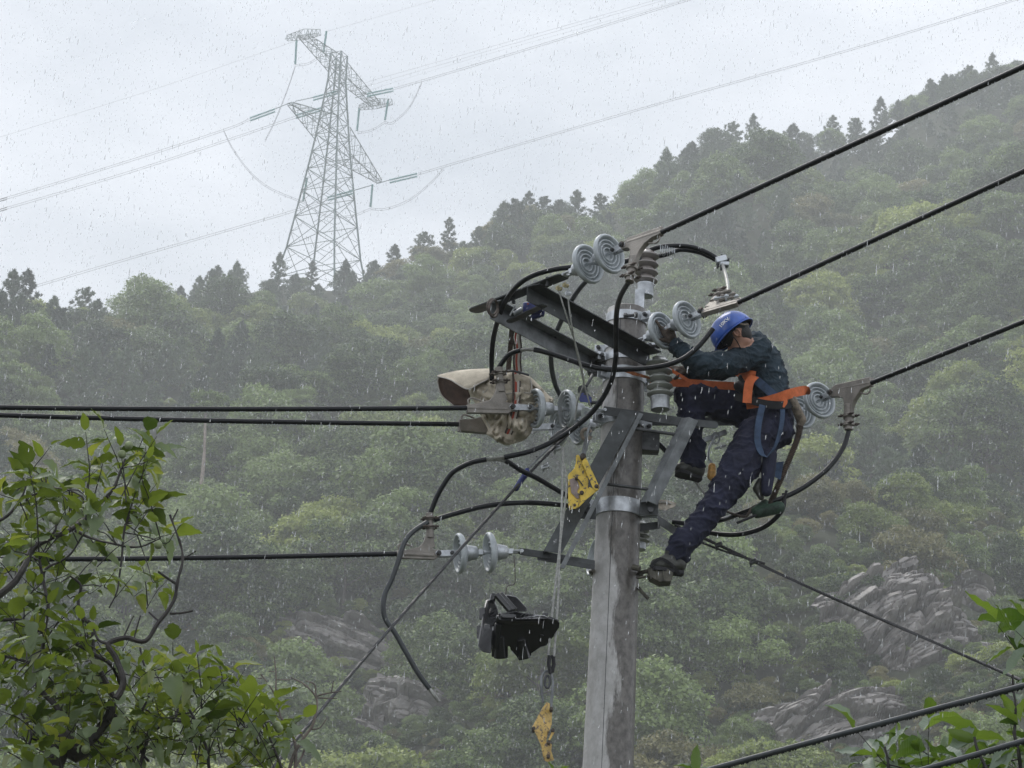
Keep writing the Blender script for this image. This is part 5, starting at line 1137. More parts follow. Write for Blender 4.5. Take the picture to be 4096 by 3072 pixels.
# ------------------------------------------------------------------ canvas bag
def inflate(b, out, dy, depth, rings=9, wob=.0, seed=0, off=(0, 0), scl=2.212, org=(1700, 1400), lump=0.0, asym=1.0):
    """closed pillow over a photo outline: real thickness in depth"""
    P = [(x / scl + org[0] + off[0], y / scl + org[1] + off[1]) for x, y in out]
    S = spline([Vector((x, y, 0)) for x, y in P + [P[0]]], 4)[:-1]; n = len(S); cx_ = sum(p.x for p in S) / n; cy_ = sum(p.y for p in S) / n; V_ = []
    for sgn in (-1, 1):
        for k in range(rings):
            t = math.sin(math.pi / 2 * k / (rings - 1)); s_ = max(math.cos(math.pi / 2 * k / (rings - 1)), .001) ** .55
            for i, p in enumerate(S):
                x_, y_ = cx_ + (p.x - cx_) * s_, cy_ + (p.y - cy_) * s_; d_ = depth * t * (1 if sgn < 0 else asym)
                nz_ = noise.noise(Vector((x_ * .018, y_ * .018, seed + sgn))) * wob + abs(noise.noise(Vector((x_ * .04, y_ * .03, seed + 7)))) * lump
                V_.append(A(x_, y_, dy + sgn * d_ + (-nz_ if k else 0)))
    F_ = []
    for h in range(2):
        o = h * rings * n
        for k in range(rings - 1):
            for i in range(n): q = (o + k * n + i, o + k * n + (i + 1) % n, o + (k + 1) * n + (i + 1) % n, o + (k + 1) * n + i); F_.append(q if h == 0 else q[::-1])
        F_.append(tuple(o + (rings - 1) * n + i for i in range(n)))
    for i in range(n): F_.append((i, rings * n + i, rings * n + (i + 1) % n, (i + 1) % n))
    b.add(V_, F_); return b
M_CANV = mat('wet_tan_canvas', (.52, .465, .37), .8, var=.2, vscale=7, bump=.5, bscale=260, spec=.25, dark=(.36, .315, .245))
M_CANVD = mat('bag_dark_lining', (.085, .055, .042), .9, var=.3, vscale=10); M_CANVL = mat('pale_canvas_trim', (.45, .42, .38), .85)
M_RED = mat('red_webbing_stripe', (.36, .07, .045), .85); M_BRW = mat('brown_webbing', (.075, .06, .05), .9, var=.4, vscale=60, bump=.6, bscale=200)
bag = thing('canvas_bag', tuple(A(2080, 1480, -.25)), 'tan canvas tool bag with red-striped straps, mouth open to the left', 'bag')
b = MB(); inflate(b, [(560,200),(680,180),(760,195),(860,205),(940,245),(1020,320),(1090,395),(1140,450),(1060,560),(965,650),(945,720),(890,790),(800,825),(720,845),(640,810),(590,775),(545,745),(555,700),(505,610),(465,510),(400,400),(375,300),(460,225)], -.22, .13, 16, .05, 1.0, lump=.12); b.build('sack', M_CANV, bag, ang=80)
b = MB(); inflate(b, [(700,250),(740,205),(830,210),(925,250),(945,330),(925,440),(840,480),(720,460),(665,405),(672,320)], -.34, .045, 7, .02, 4.0, lump=.03); b.build('front_pocket', M_CANV, bag, ang=80)
def sheet(grid, mt, name, parent, t=.004):
    """grid of photo points with depth -> thick cloth sheet"""
    rows = [spline([A(x / 2.212 + 1700, y / 2.212 + 1400, d) for x, y, d in r], 5) for r in grid]; n = len(rows[0])
    cols = [spline([r[i] for r in rows], 4) for i in range(n)]; m_ = len(cols[0]); b = MB(); b.add([cols[i][j] for i in range(n) for j in range(m_)], [(i * m_ + j, i * m_ + j + 1, (i + 1) * m_ + j + 1, (i + 1) * m_ + j) for i in range(n - 1) for j in range(m_ - 1)])
    o = b.build(name, mt, parent, ang=80); o.modifiers.new('solid', 'SOLIDIFY').thickness = t; return o
sheet([[(600,168,-.12),(450,172,-.16),(280,188,-.18),(135,222,-.15)], [(590,190,-.26),(460,200,-.30),(300,215,-.30),(125,232,-.22)], [(560,255,-.36),(470,300,-.38),(370,342,-.38),(225,262,-.33)]], M_CANV, 'flap', bag)
sheet([[(135,225,-.15),(115,290,-.13),(150,400,-.12),(250,490,-.12)], [(240,240,-.05),(250,320,-.04),(280,420,-.04),(310,495,-.06)], [(400,240,-.05),(400,330,-.05),(400,430,-.05),(390,505,-.08)]], M_CANVD, 'lining', bag)
tp = lambda L: [A(x / 2.212 + 1700, y / 2.212 + 1400, d) for x, y, d in L]
MB().tube(spline(tp([(600,168,-.125),(280,190,-.185),(132,224,-.155),(125,235,-.225),(225,264,-.335),(370,344,-.385),(470,302,-.385),(562,255,-.365)]), 6), .0045, 6).build('piping', M_CANVL, bag)
MB().tube(spline(tp([(122,232,-.2),(112,290,-.15),(148,402,-.14),(250,490,-.14)]), 6), .004, 6).build('piping', M_CANVL, bag)
MB().tube(spline(tp([(675,372,-.375),(715,388,-.39),(800,376,-.40),(865,374,-.395),(930,385,-.375)]), 6), .004, 6).build('piping', M_CANVL, bag)
MB().tube(spline(tp([(930,250,-.36),(945,320,-.375),(930,385,-.375)]), 5), .004, 6).build('piping', M_CANVL, bag)
MB().tube(spline(tp([(560,330,-.36),(490,440,-.34),(520,570,-.33),(600,740,-.30)]), 5), .003, 5).build('seam', M_CANVL, bag)
for off_, mt in ((-22, M_BRW), (0, M_RED), (20, M_CANVL), (34, M_BRW)):
    ribbon([A((x + off_) / 2.212 + 1700, y / 2.212 + 1400, d) for x, y, d in [(800, 200, -.36), (805, 290, -.395), (800, 470, -.40), (775, 600, -.37), (735, 730, -.33), (660, 815, -.27)]], .014, mt, 'webbing', bag)
    ribbon([A((x + off_) / 2.212 + 1700, y / 2.212 + 1400, d) for x, y, d in [(830 - off_ * .5, -330, -.55), (825, -220, -.5), (800 + off_ * .2, -120, -.45), (815, -30, -.42), (808, 90, -.38), (815, 195, -.35)]], .014, mt, 'webbing', bag, wv=Vector((1, 0, 0)))
ribbon([A(x / 2.212 + 1700, y / 2.212 + 1400, d) for x, y, d in [(785, -350, -.56), (770, -200, -.5), (758, -50, -.4), (742, 120, -.3), (735, 210, -.28)]], .032, M_BRW, 'webbing', bag, wv=Vector((1, 0, 0)))
b = MB(); b.tube(spline(tp([(735,185,-.37),(800,190,-.40),(920,222,-.38)]), 4), .008, 8); b.build('buckle_bar', M_DSTEEL, bag)
b = MB(); b.tube([A(1975 + 30 * math.cos(a) * .6, 1235 + 34 * math.sin(a), -1.05 + .05 * math.cos(a)) for a in np.linspace(0, 6.283, 17)], .008, 6); b.tube([A(1970 + 34 * math.cos(a) * .6, 1228 + 32 * math.sin(a), -1.02 + .05 * math.cos(a)) for a in np.linspace(0, 6.283, 17)], .008, 6); tag(b.build('tied_cord', M_RUST, None), 'brown cord tied round the left tip of the upper crossarm', 'cord')

# ------------------------------------------------------------------ black plastic cover
e = thing('plastic_cover', tuple(A(2050, 2500, -.45)), 'bundle of glossy black plastic insulating covers hanging on a thin wire', 'insulator cover')
T7 = lambda L: [(x / 4.879 + 1880, y / 4.879 + 2340) for x, y in L]
def slab(L, dy, d, name, mt=M_BPLAS, bev=.008, slant=0.0):
    P = T7(L); n = len(P); cy_ = sum(p[1] for p in P) / n; F0 = [A(x, y, dy - d / 2 + slant * (y - cy_) * PXM) for x, y in P]; F1 = [A(x, y, dy + d / 2 + slant * (y - cy_) * PXM) for x, y in P]
    b = MB(); b.add(F0 + F1, [tuple(range(n))[::-1], tuple(range(n, 2 * n))] + [(i, (i + 1) % n, n + (i + 1) % n, n + i) for i in range(n)]); return b.build(name, mt, e, bevel=bev, ang=40)
slab([(310,290),(400,280),(480,300),(540,470),(560,650),(480,760),(450,960),(410,1340),(250,1310),(170,1230),(150,1180),(210,800),(260,500)], -.45, .13, 'side_shell', slant=-.9)
slab([(520,600),(560,560),(640,545),(900,510),(1030,545),(1240,575),(1460,590),(1540,650),(1700,665),(1750,740),(1740,830),(1650,960),(1630,1010),(1540,1100),(1500,1180),(1380,1210),(1190,1340),(1200,1370),(1110,1440),(960,1480),(900,1380),(790,1260),(780,1200),(740,1190),(740,1400),(640,1440),(420,1400),(420,1000),(500,780)], -.43, .17, 'main_shell', slant=.6)
slab([(530,590),(560,560),(640,545),(900,510),(1030,545),(1240,575),(1460,590),(1545,655),(1400,665),(900,670),(600,690),(560,660)], -.60, .02, 'top_shell', slant=-1.6)
b = MB(); b.tube([A(*T7([(590,1000)])[0], -.50), A(*T7([(600,1420)])[0], -.44)], [.03, .045], 14); b.tube([A(*T7([(1000,1050)])[0], -.5), A(*T7([(1060,1430)])[0], -.44)], [.03, .04], 12); b.tube([A(*T7([(1500,700)])[0], -.5), A(*T7([(1720,760)])[0], -.5)], [.035, .026], 12); b.tube([A(*T7([(640,700)])[0], -.57), A(*T7([(1450,720)])[0], -.57)], [.02, .02], 12); b.tube([A(*T7([(560,760)])[0], -.56), A(*T7([(480,1250)])[0], -.5)], [.025, .02], 12); b.build('moulded_ridge', M_BPLAS, e, bevel=.003)
slab([(640,205),(740,195),(900,220),(1000,330),(1110,450),(1110,520),(960,520),(860,540),(700,400)], -.36, .05, 'rear_shell', slant=-.6)
b = MB(); b.tube([A(*T7([(520,190)])[0], -.47), A(*T7([(800,520)])[0], -.50)], .021, 16); b.tube([A(*T7([(590,180)])[0], -.42), A(*T7([(880,500)])[0], -.45)], .02, 16); b.tube([A(*T7([(460,190)])[0], -.42), A(*T7([(430,330)])[0], -.45)], .018, 12); b.build('tube', M_BPLAS, e, bevel=.003)
slab([(590,585),(620,560),(860,565),(905,590),(890,635),(840,655),(650,650),(600,625)], -.63, .04, 'latch', bev=.006)
slab([(265,900),(280,760),(400,760),(430,900),(400,940),(290,935)], -.525, .03, 'latch', bev=.006); 
for c_ in ((240, 560, 60, 120), (170, 880, 40, 90), (165, 990, 35, 70), (1470, 570, 60, 30)): slab([(c_[0] - c_[2], c_[1] - c_[3]), (c_[0] + c_[2], c_[1] - c_[3]), (c_[0] + c_[2], c_[1] + c_[3]), (c_[0] - c_[2], c_[1] + c_[3])], -.42, .06, 'lug', bev=.005)
b = MB(); b.tube([A(*T7([(285,1070)])[0], -.53), A(*T7([(285,1070)])[0], -.49)], .023, 18); b.build('round_boss', mat('grey_black_plastic', (.03, .03, .033), .3), e, bevel=.002)
b = MB()
for k in range(3): b.tube([A(*T7([(400 + 0 * k, 600 + 0 * k + k * 65 - 60)])[0], -.525), A(*T7([(520, 540 + k * 65 - 60)])[0], -.515)], .003, 5)
for k in range(4): b.tube([A(*T7([(980 + k * 70, 610 + k * 5)])[0], -.63), A(*T7([(1040 + k * 70, 560 + k * 5)])[0], -.61)], .003, 5)
b.build('rib', M_BLKW, e)
for yy_ in (830, 940): MB().tube(spline([A(*T7([(1200, yy_)])[0], -.522), A(*T7([(1300, yy_ - 5)])[0], -.522), A(*T7([(1440, yy_ + 45)])[0], -.52)], 4), .0022, 5).build('moulding_line', mat('dull_black_plastic', (.05, .05, .055), .5), e)

# ------------------------------------------------------------------ yellow wire grips and tools
def poly3(L, sc, org, dy, d, name, mt, parent, bev=.003, slant=0):
    P = [(x / sc + org[0], y / sc + org[1]) for x, y in L]; n = len(P); x0 = P[0][0]; F0 = [A(x, y, dy - d / 2 + slant * (x - x0) * PXM) for x, y in P]; F1 = [A(x, y, dy + d / 2 + slant * (x - x0) * PXM) for x, y in P]
    b = MB(); b.add(F0 + F1, [tuple(range(n))[::-1], tuple(range(n, 2 * n))] + [(i, (i + 1) % n, n + (i + 1) % n, n + i) for i in range(n)]); return b.build(name, mt, parent, smooth=False, bevel=bev)
g = thing('cable_grip', tuple(A(2330, 1800, -.5)), 'chipped yellow come-along cable grip hanging beside the pole brace', 'cable grip')
O6, S6_ = (2160, 1560), 2.963
q6 = lambda x, y, d=-.5: A(x / S6_ + O6[0], y / S6_ + O6[1], d)
poly3([(425,775),(455,765),(480,800),(520,900),(560,1010),(575,1080),(565,1180),(600,1160),(630,1180),(560,1290),(440,1400),(335,1395),(330,1020),(345,990),(405,930),(425,860)], S6_, O6, -.5, .024, 'body_plate', M_YEL, g)
poly3([(350,1060),(400,1040),(450,1090),(470,1150),(440,1200),(470,1280),(440,1290),(370,1220)], S6_, O6, -.516, .006, 'worn_patch', mat('bare_scuffed_metal', (.22, .17, .15), .5, var=.3, vscale=20), g, bev=.002)
poly3([(490,850),(540,800),(560,830),(705,1150),(690,1190),(650,1190),(625,1160)], S6_, O6, -.535, .014, 'lever_arm', M_YEL, g)
poly3([(475,1230),(590,1150),(640,1175),(700,1175),(560,1290),(455,1395),(480,1310)], S6_, O6, -.53, .012, 'jaw', M_YEL, g)
poly3([(330,1345),(410,1295),(450,1310),(450,1380),(430,1405),(350,1420)], S6_, O6, -.54, .012, 'jaw', M_YEL, g)
for x, y, r in ((512, 780, .019), (670, 1140, .014), (495, 1215, .014), (410, 1365, .014), (432, 1040, .010)): b = MB(); c = q6(x, y, -.545); b.tube([c + Vector((0, .06, 0)), c], r, 12); b.tube([c, c - Vector((0, .008, 0))], r * .7, 6); b.build('bolt', M_RUST, g, ang=30)
MB().tube(spline([q6(450,1055,-.52), q6(480,1090,-.525), q6(510,1135,-.52)], 4), .004, 6).build('spring_pin', M_DSTEEL, g)
b = MB(); b.tube(spline([q6(500,775,-.51), q6(540,600,-.52), q6(580,450,-.52), q6(605,435,-.50), q6(612,470,-.48), q6(570,620,-.48), q6(525,770,-.48)], 6), .0085, 8); b.build('shackle_link', M_WGALV, g)
MB().tube([q6(550 + 55 * math.cos(a), 525 + 62 * math.sin(a), -.5 + .012 * math.sin(a)) for a in np.linspace(.3, 5.9, 22)], .012, 8).build('eye_hook', M_PAD, g)
poly3([(485,260),(500,215),(545,205),(590,225),(610,280),(585,390),(560,430),(520,435),(490,400)], S6_, O6, -.5, .03, 'swivel_plate', mat('pale_green_grey_metal', (.30, .33, .31), .5, var=.2, vscale=15), g)
for x, y in ((545, 270), (540, 390)): b = MB(); c = q6(x, y, -.52); b.tube([c + Vector((0, .04, 0)), c], .011, 12); b.build('rivet', M_WGALV, g)
g = thing('cable_grip', tuple(A(2180, 2820, -.5)), 'scratched yellow cable grip hanging lowest, under the two lines', 'cable grip')
O7 = (1900, 2300)
M_YEL2 = mat('scratched_dull_yellow', (.52, .35, .10), .42, var=.3, vscale=14); _chip(M_YEL2, (.16, .11, .07), 34, .52, .58)
poly3([(630,1125),(660,1135),(685,1160),(678,1330),(640,1420),(625,1500),(640,1600),(610,1640),(580,1500),(530,1390),(505,1350),(560,1240)], 2.212, O7, -.5, .03, 'body_plate', M_YEL2, g, slant=.5)
poly3([(505,1345),(600,1170),(640,1130),(650,1150),(570,1340),(545,1400)], 2.212, O7, -.54, .012, 'lever_arm', M_YEL2, g, slant=.3)
poly3([(640,1480),(690,1360),(708,1370),(700,1400),(650,1490)], 2.212, O7, -.53, .014, 'jaw', M_YEL2, g); poly3([(600,1500),(650,1470),(680,1500),(675,1560),(700,1640),(640,1655),(612,1640)], 2.212, O7, -.51, .03, 'jaw', M_YEL2, g)
for x, y in ((520, 1355), (690, 1370), (655, 1475), (650, 1600), (675, 1180)): b = MB(); c = A(x / 2.212 + O7[0], y / 2.212 + O7[1], -.56); b.tube([c + Vector((0, .08, 0)), c], .011, 10); b.build('bolt', M_RUST, g, ang=30)
b = MB(); L7 = lambda P: [A(x / 2.212 + O7[0], y / 2.212 + O7[1], d) for x, y, d in P]
b.tube(spline(L7([(602,1130,-.5),(588,1000,-.5),(590,900,-.5),(625,852,-.5),(668,870,-.5),(688,950,-.5),(680,1060,-.5),(672,1170,-.5)]), 6), .0085, 8); b.build('shackle_link', M_WGALV, g)
MB().tube(L7([(640 + 22 * math.cos(a), 945 + 55 * math.sin(a), -.5) for a in np.linspace(0, 6.283, 19)]), .008, 8).build('eye', M_DSTEEL, g)
b = MB(); b.tube(L7([(660,715,-.52),(652,790,-.52),(668,870,-.52)]), .012, 8); b.tube(L7([(690,710,-.48),(698,790,-.48),(680,860,-.48)]), .012, 8); b.build('thimble', M_BLKW, g)
g = thing('ratchet_lever', tuple(A(2160, 1830, -.35)), 'steel ratchet lever with a navy rubber grip, slanting under the insulators', 'ratchet tool')
b = flat(A(2218, 1768, -.35), A(2104, 1884, -.38), Vector((.034, 0, .03)), .008); b.build('blade', M_WGALV, g, smooth=False, bevel=.001)
b = MB(); cap(b, A(2108, 1882, -.38), .017, A(2094, 1908, -.38), .019); cap(b, A(2094, 1908, -.38), .017, A(2078, 1932, -.38), .0195); cap(b, A(2078, 1932, -.38), .017, A(2064, 1954, -.38), .019); link('grip', fuse(b, .004, 1, 'grip'), M_BLUEG, g)
b = MB(); cap(b, A(2212, 1765, -.33), .028, A(2240, 1735, -.3), .022); b.bar(A(2240, 1735, -.3), A(2290, 1695, -.25), .03, .03); link('ratchet_head', fuse(b, .006, 1, 'ratchet_head'), M_DSTEEL, g)
for x, y in ((2147, 1827), (2113, 1872)): MB().tube([A(x, y, -.385), A(x, y, -.35)], .005, 8).build('rivet', M_DSTEEL, g)
g = thing('pruning_tool', tuple(A(2125, 1230, -.9)), 'dark blue tool handle tucked between the two crossarms', 'tool')
b = MB(); b.obox(A(2130, 1232, -.9), Vector((.062, -.02, .0)), Vector((0, .03, 0)), Vector((0, 0, .036))); b.obox(A(2150, 1262, -.88), Vector((.045, -.02, .012)), Vector((0, .02, 0)), Vector((0, 0, .018))); b.build('handle', M_BLUEG, g, bevel=.01)
b = MB(); b.tube([A(2055, 1255, -.9), A(2088, 1236, -.9)], .014, 10); b.tube([A(2040, 1262, -.88), A(2060, 1225, -.9)], .006, 8); b.build('ferrule', M_GALV, g)
MB().tube([A(2112, 1215, -.935), A(2112, 1215, -.93)], .006, 10).build('red_button', M_RED, g)
g = thing('blue_handle', tuple(A(2400, 985, -1.4)), 'blue tool handle sticking up behind the two highest discs', 'tool')
poly3([(2352,1012),(2425,943),(2438,938),(2442,955),(2370,1025)], 1, (0, 0), -1.35, .02, 'handle', mat('light_navy_plastic', (.06, .08, .2), .4, var=.3, vscale=20), g)
g = thing('pulley_block', tuple(A(2330, 1580, -.6)), 'small dark pulley block where the grey ropes meet', 'pulley')
b = MB(); b.tube([A(2330, 1560, -.62), A(2330, 1560, -.56)], .032, 14); b.tube([A(2345, 1590, -.62), A(2345, 1590, -.56)], .028, 14); b.build('sheave', M_DSTEEL, g, bevel=.003)
b = MB(); b.tube(spline([A(2345, 1545, -.59), A(2362, 1515, -.56), A(2368, 1500, -.5)], 4), .01, 8); b.build('hook', M_DSTEEL, g); poly3([(2312,1585),(2330,1570),(2368,1590),(2365,1612),(2320,1608)], 1, (0, 0), -.6, .05, 'cheek_plate', M_BLUEG, g)
g = thing('rope_fitting', tuple(A(2250, 1160, -1.36)), 'pair of small brass-coloured rope clips under the end plate', 'clip')
for x, y in ((2235, 1152), (2262, 1140), (2272, 1172)): b = MB(); b.tube([A(x - 8, y, -1.38), A(x + 9, y + 4, -1.36)], .013, 8); b.tube([A(x + 8 * math.cos(a), y + 9 * math.sin(a), -1.4) for a in np.linspace(0, 5, 10)], .004, 6); b.build('clip', mat('brass_clip', (.38, .33, .18), .45, metal=.4) if x != 2272 else M_GALV, g)
g = thing('rubber_pad', tuple(A(2660, 2030, -.1)), 'cream ribbed plastic wedge lying on the right end of the big collar', 'wedge')
poly3([(2618,2016),(2632,1998),(2668,2000),(2706,2012),(2700,2026),(2662,2042),(2640,2040)], 1, (0, 0), -.08, .07, 'base', mat('cream_plastic', (.50, .44, .36), .6, var=.35, vscale=25), g)
for k in range(4): MB().tube([A(2622 + k * 11, 2014 - k * 3, -.12), A(2650 + k * 12, 2004 + k * 4, -.12)], .006, 6).build('rib', M_CANVL, g)
# ------------------------------------------------------------------ foreground plants
def leaf_mat(name, c0, c1, under):
    m = foliage_mat(name, c0, c1, sheen=.5, transl=.46, rnd=True, pos_scale=3.0, rough=.38); n = m.node_tree
    b_ = next(x for x in n.nodes if x.type == 'BSDF_PRINCIPLED'); src = b_.inputs['Base Color'].links[0].from_socket
    g = n.nodes.new('ShaderNodeNewGeometry'); mx = n.nodes.new('ShaderNodeMix'); mx.data_type = 'RGBA'; n.links.new(g.outputs['Backfacing'], mx.inputs[0]); n.links.new(src, mx.inputs[6]); mx.inputs[7].default_value = (*under, 1); n.links.new(mx.outputs[2], b_.inputs['Base Color'])
    tc_ = n.nodes.new('ShaderNodeTexCoord'); w = n.nodes.new('ShaderNodeTexWave'); w.inputs['Scale'].default_value = 4.5; w.inputs['Distortion'].default_value = .6; w.bands_direction = 'X'; n.links.new(tc_.outputs['Object'], w.inputs[0])
    p = n.nodes.new('ShaderNodeBump'); p.inputs['Strength'].default_value = .12; p.inputs['Distance'].default_value = .02; n.links.new(w.outputs['Fac'], p.inputs['Height']); n.links.new(p.outputs[0], b_.inputs['Normal']); return m
M_WAL = [leaf_mat('walnut_leaf', (.05, .085, .01), (.22, .29, .035), (.20, .26, .14)), leaf_mat('young_walnut_leaf', (.22, .27, .03), (.36, .40, .06), (.28, .32, .18)), leaf_mat('big_glossy_leaf', (.06, .12, .012), (.20, .30, .035), (.28, .34, .27))]
M_TWIG = mat('wet_dark_bark', (.028, .024, .021), .55, var=.5, vscale=14, bump=.6, bscale=40, spec=.4); M_TWIG2 = mat('pale_dead_twig', (.15, .125, .105), .8, var=.4, vscale=14)
M_FRUIT = mat('green_walnut_husk', (.19, .23, .11), .55, var=.25, vscale=40, bump=.2, bscale=100)
def leaf_mesh(mt, w, fold, curl, seed):
    """unit-length ovate leaf along +x, midrib crease, toothed wavy edge, some bites"""
    rr = random.Random(seed); b = MB(); n = 10; V_ = []
    for i in range(n + 1):
        t = i / n; hw = w * (math.sin(math.pi * min(1, t ** .8)) ** .75) * (1 - .12 * t) if 0 < i < n else .002
        z0 = -curl * t * t + .05 * math.sin(t * 5 + seed); e1, e2 = hw * (1 + rr.uniform(-.10, .06)), hw * (1 + rr.uniform(-.10, .06))
        if rr.random() < .06: e1 *= .6
        zf = fold * hw * 1.2
        for y_, z_ in ((-e1, zf + .03 * math.sin(i * 2.1 + seed)), (-e1 * .5, zf * .45), (0, 0), (e2 * .5, zf * .45), (e2, zf + .03 * math.cos(i * 2.3 + seed))): V_.append((t, y_, z0 + z_))
    b.add(V_, [(i * 5 + j, i * 5 + j + 1, (i + 1) * 5 + j + 1, (i + 1) * 5 + j) for i in range(n) for j in range(4)])
    me = b.mesh('leaf', [mt]); me.polygons.foreach_set('use_smooth', [True] * len(me.polygons)); return me
LW = [leaf_mesh(M_WAL[0 if i < 7 else 1], .25 + .05 * (i % 3), .18 + .12 * (i % 4), (.12, .45, .25, .65)[i % 4], i) for i in range(8)]
LG = [leaf_mesh(M_WAL[2], .22 + .03 * (i % 3), .35 + .15 * (i % 3), (.15, .35, .55, -.1)[i % 4], 20 + i) for i in range(6)]
def lmat(p, tip, roll):
    """matrix putting a unit leaf from p to tip"""
    d = Vector(tip) - Vector(p); L = d.length; x = d / L; z = Vector((0, 0, 1)); y = z.cross(x)
    if y.length < .1: y = Vector((0, 1, 0)).cross(x)
    y.normalize(); z = x.cross(y); q = Matrix((x, y, z)).transposed().to_4x4()
    return Matrix.Translation(p) @ q @ Matrix.Rotation(roll, 4, 'X') @ Matrix.Scale(L, 4)
class Plant:
    def __init__(s, name, loc, label, cat, bark, meshes):
        s.e = thing(name, loc, label, cat); s.bark = bark; s.M = meshes; s.nodes = []; s.leaves = []; s.twigs = MB()
    def branch(s, pts, r0, r1, k=5, name='branch', mt=None):
        P = spline([A(*p) for p in pts], k); n = len(P); P = [p + Vector((noise.noise(p * 9), noise.noise(p * 9 + Vector((5, 0, 0))), noise.noise(p * 9 + Vector((0, 5, 0))))) * .012 for p in P]
        MB().tube(P, [r0 + (r1 - r0) * i / (n - 1) * (1 + .12 * math.sin(i * 1.7)) for i in range(n)], 7).build(name, mt or s.bark, s.e); s.nodes += P; return P
    def leaf(s, p, tip, roll): s.leaves.append((lmat(p, tip, roll), (Vector(tip) - Vector(p)).length, p))
    def finish(s, limit=300):
        s.leaves.sort(key=lambda l: -(l[1] / (l[2] - CAM).length if -50 < proj(l[2])[0] < 4150 and proj(l[2])[1] < 3120 else 0)); inv = PINV[s.e.name]; rr = random.Random(9)
        for M_, L, p in s.leaves[:limit]:
            o = bpy.data.objects.new('leaf', s.M[rr.randrange(len(s.M))]); COL.objects.link(o); o.parent = s.e; o.matrix_parent_inverse = inv; o.matrix_basis = M_
        rest_ = s.leaves[limit:]
        if rest_:
            b = MB(); mats = []
            for M_, L, p in rest_:
                me_ = s.M[rr.randrange(len(s.M))]; mt = me_.materials[0]
                if mt not in mats: mats.append(mt)
                b.add([M_ @ v.co for v in me_.vertices], [tuple(q.vertices) for q in me_.polygons], mats.index(mt))
            o = b.build('small_leaves', mats, s.e, fix=False, ang=80); o['kind'] = 'stuff'
        if s.twigs.v: s.twigs.build('twigs', s.bark, s.e)['kind'] = 'stuff'
def cluster(pl, px, py, dy, rr, n=5, L=.11, up=.35, link=True):
    """compound leaf: rachis with paired leaflets"""
    c = A(px, py, dy); base = min(pl.nodes, key=lambda q: (q - c).length) if link and pl.nodes else c - Vector((0, 0, .1))
    d = (c - base); out = (d.normalized() if d.length > .02 else Vector((0, 0, 1))) * .6 + Vector((rr.uniform(-1, 1), rr.uniform(-.8, .5), rr.uniform(-.25, .8) + up)); out.normalize()
    P = [base, base.lerp(c, .6) + Vector((0, 0, .04 * d.length)), c, c + out * L * .8, c + out * L * 1.5]
    if d.length < .30: pl.twigs.tube(spline(P, 3), [.0032 - .002 * i / 12 for i in range(13)], 4)
    else: pl.twigs.tube(spline([c - out * L * 1.2 + Vector((0, 0, -.03))] + P[2:], 3), [.0028 - .0015 * i / 9 for i in range(10)], 4)
    side = out.cross(Vector((rr.uniform(-.4, .4), -1, rr.uniform(-.3, .8)))).normalized(); P = spline(P[2:], 4)
    for k in range(n):
        s_ = (-1) ** k; q = P[min(len(P) - 1, int((k // 2 * 2 + 1) / max(1, n - 1) * (len(P) - 2)))]; l = L * rr.uniform(.65, 1.25)
        if k == n - 1: dd = out
        else: dd = (out * rr.uniform(.1, .6) + side * s_ + Vector((rr.uniform(-.3, .3), rr.uniform(-.5, .3), rr.uniform(-.5, .3)))).normalized()
        q0 = q + dd * .008; pl.leaf(q0, q0 + dd * l, rr.uniform(-.9, .9))
rr = random.Random(21)
wal = Plant('walnut_tree', tuple(A(230, 3400, -7.2)), 'leafy green walnut tree with round green fruit filling the lower left corner', 'tree', M_TWIG, LW)
g_ = A(150, 3300, -7.0); root = Vector((g_.x - .3, g_.y, 0))
MB().tube(spline([root, Vector((root.x + .1, root.y, 1.0)), g_, A(330, 2985, -7.0)], 6), [.12] * 7 + [.08] * 6 + [.05] * 6, 10).build('trunk', M_TWIG, wal.e)
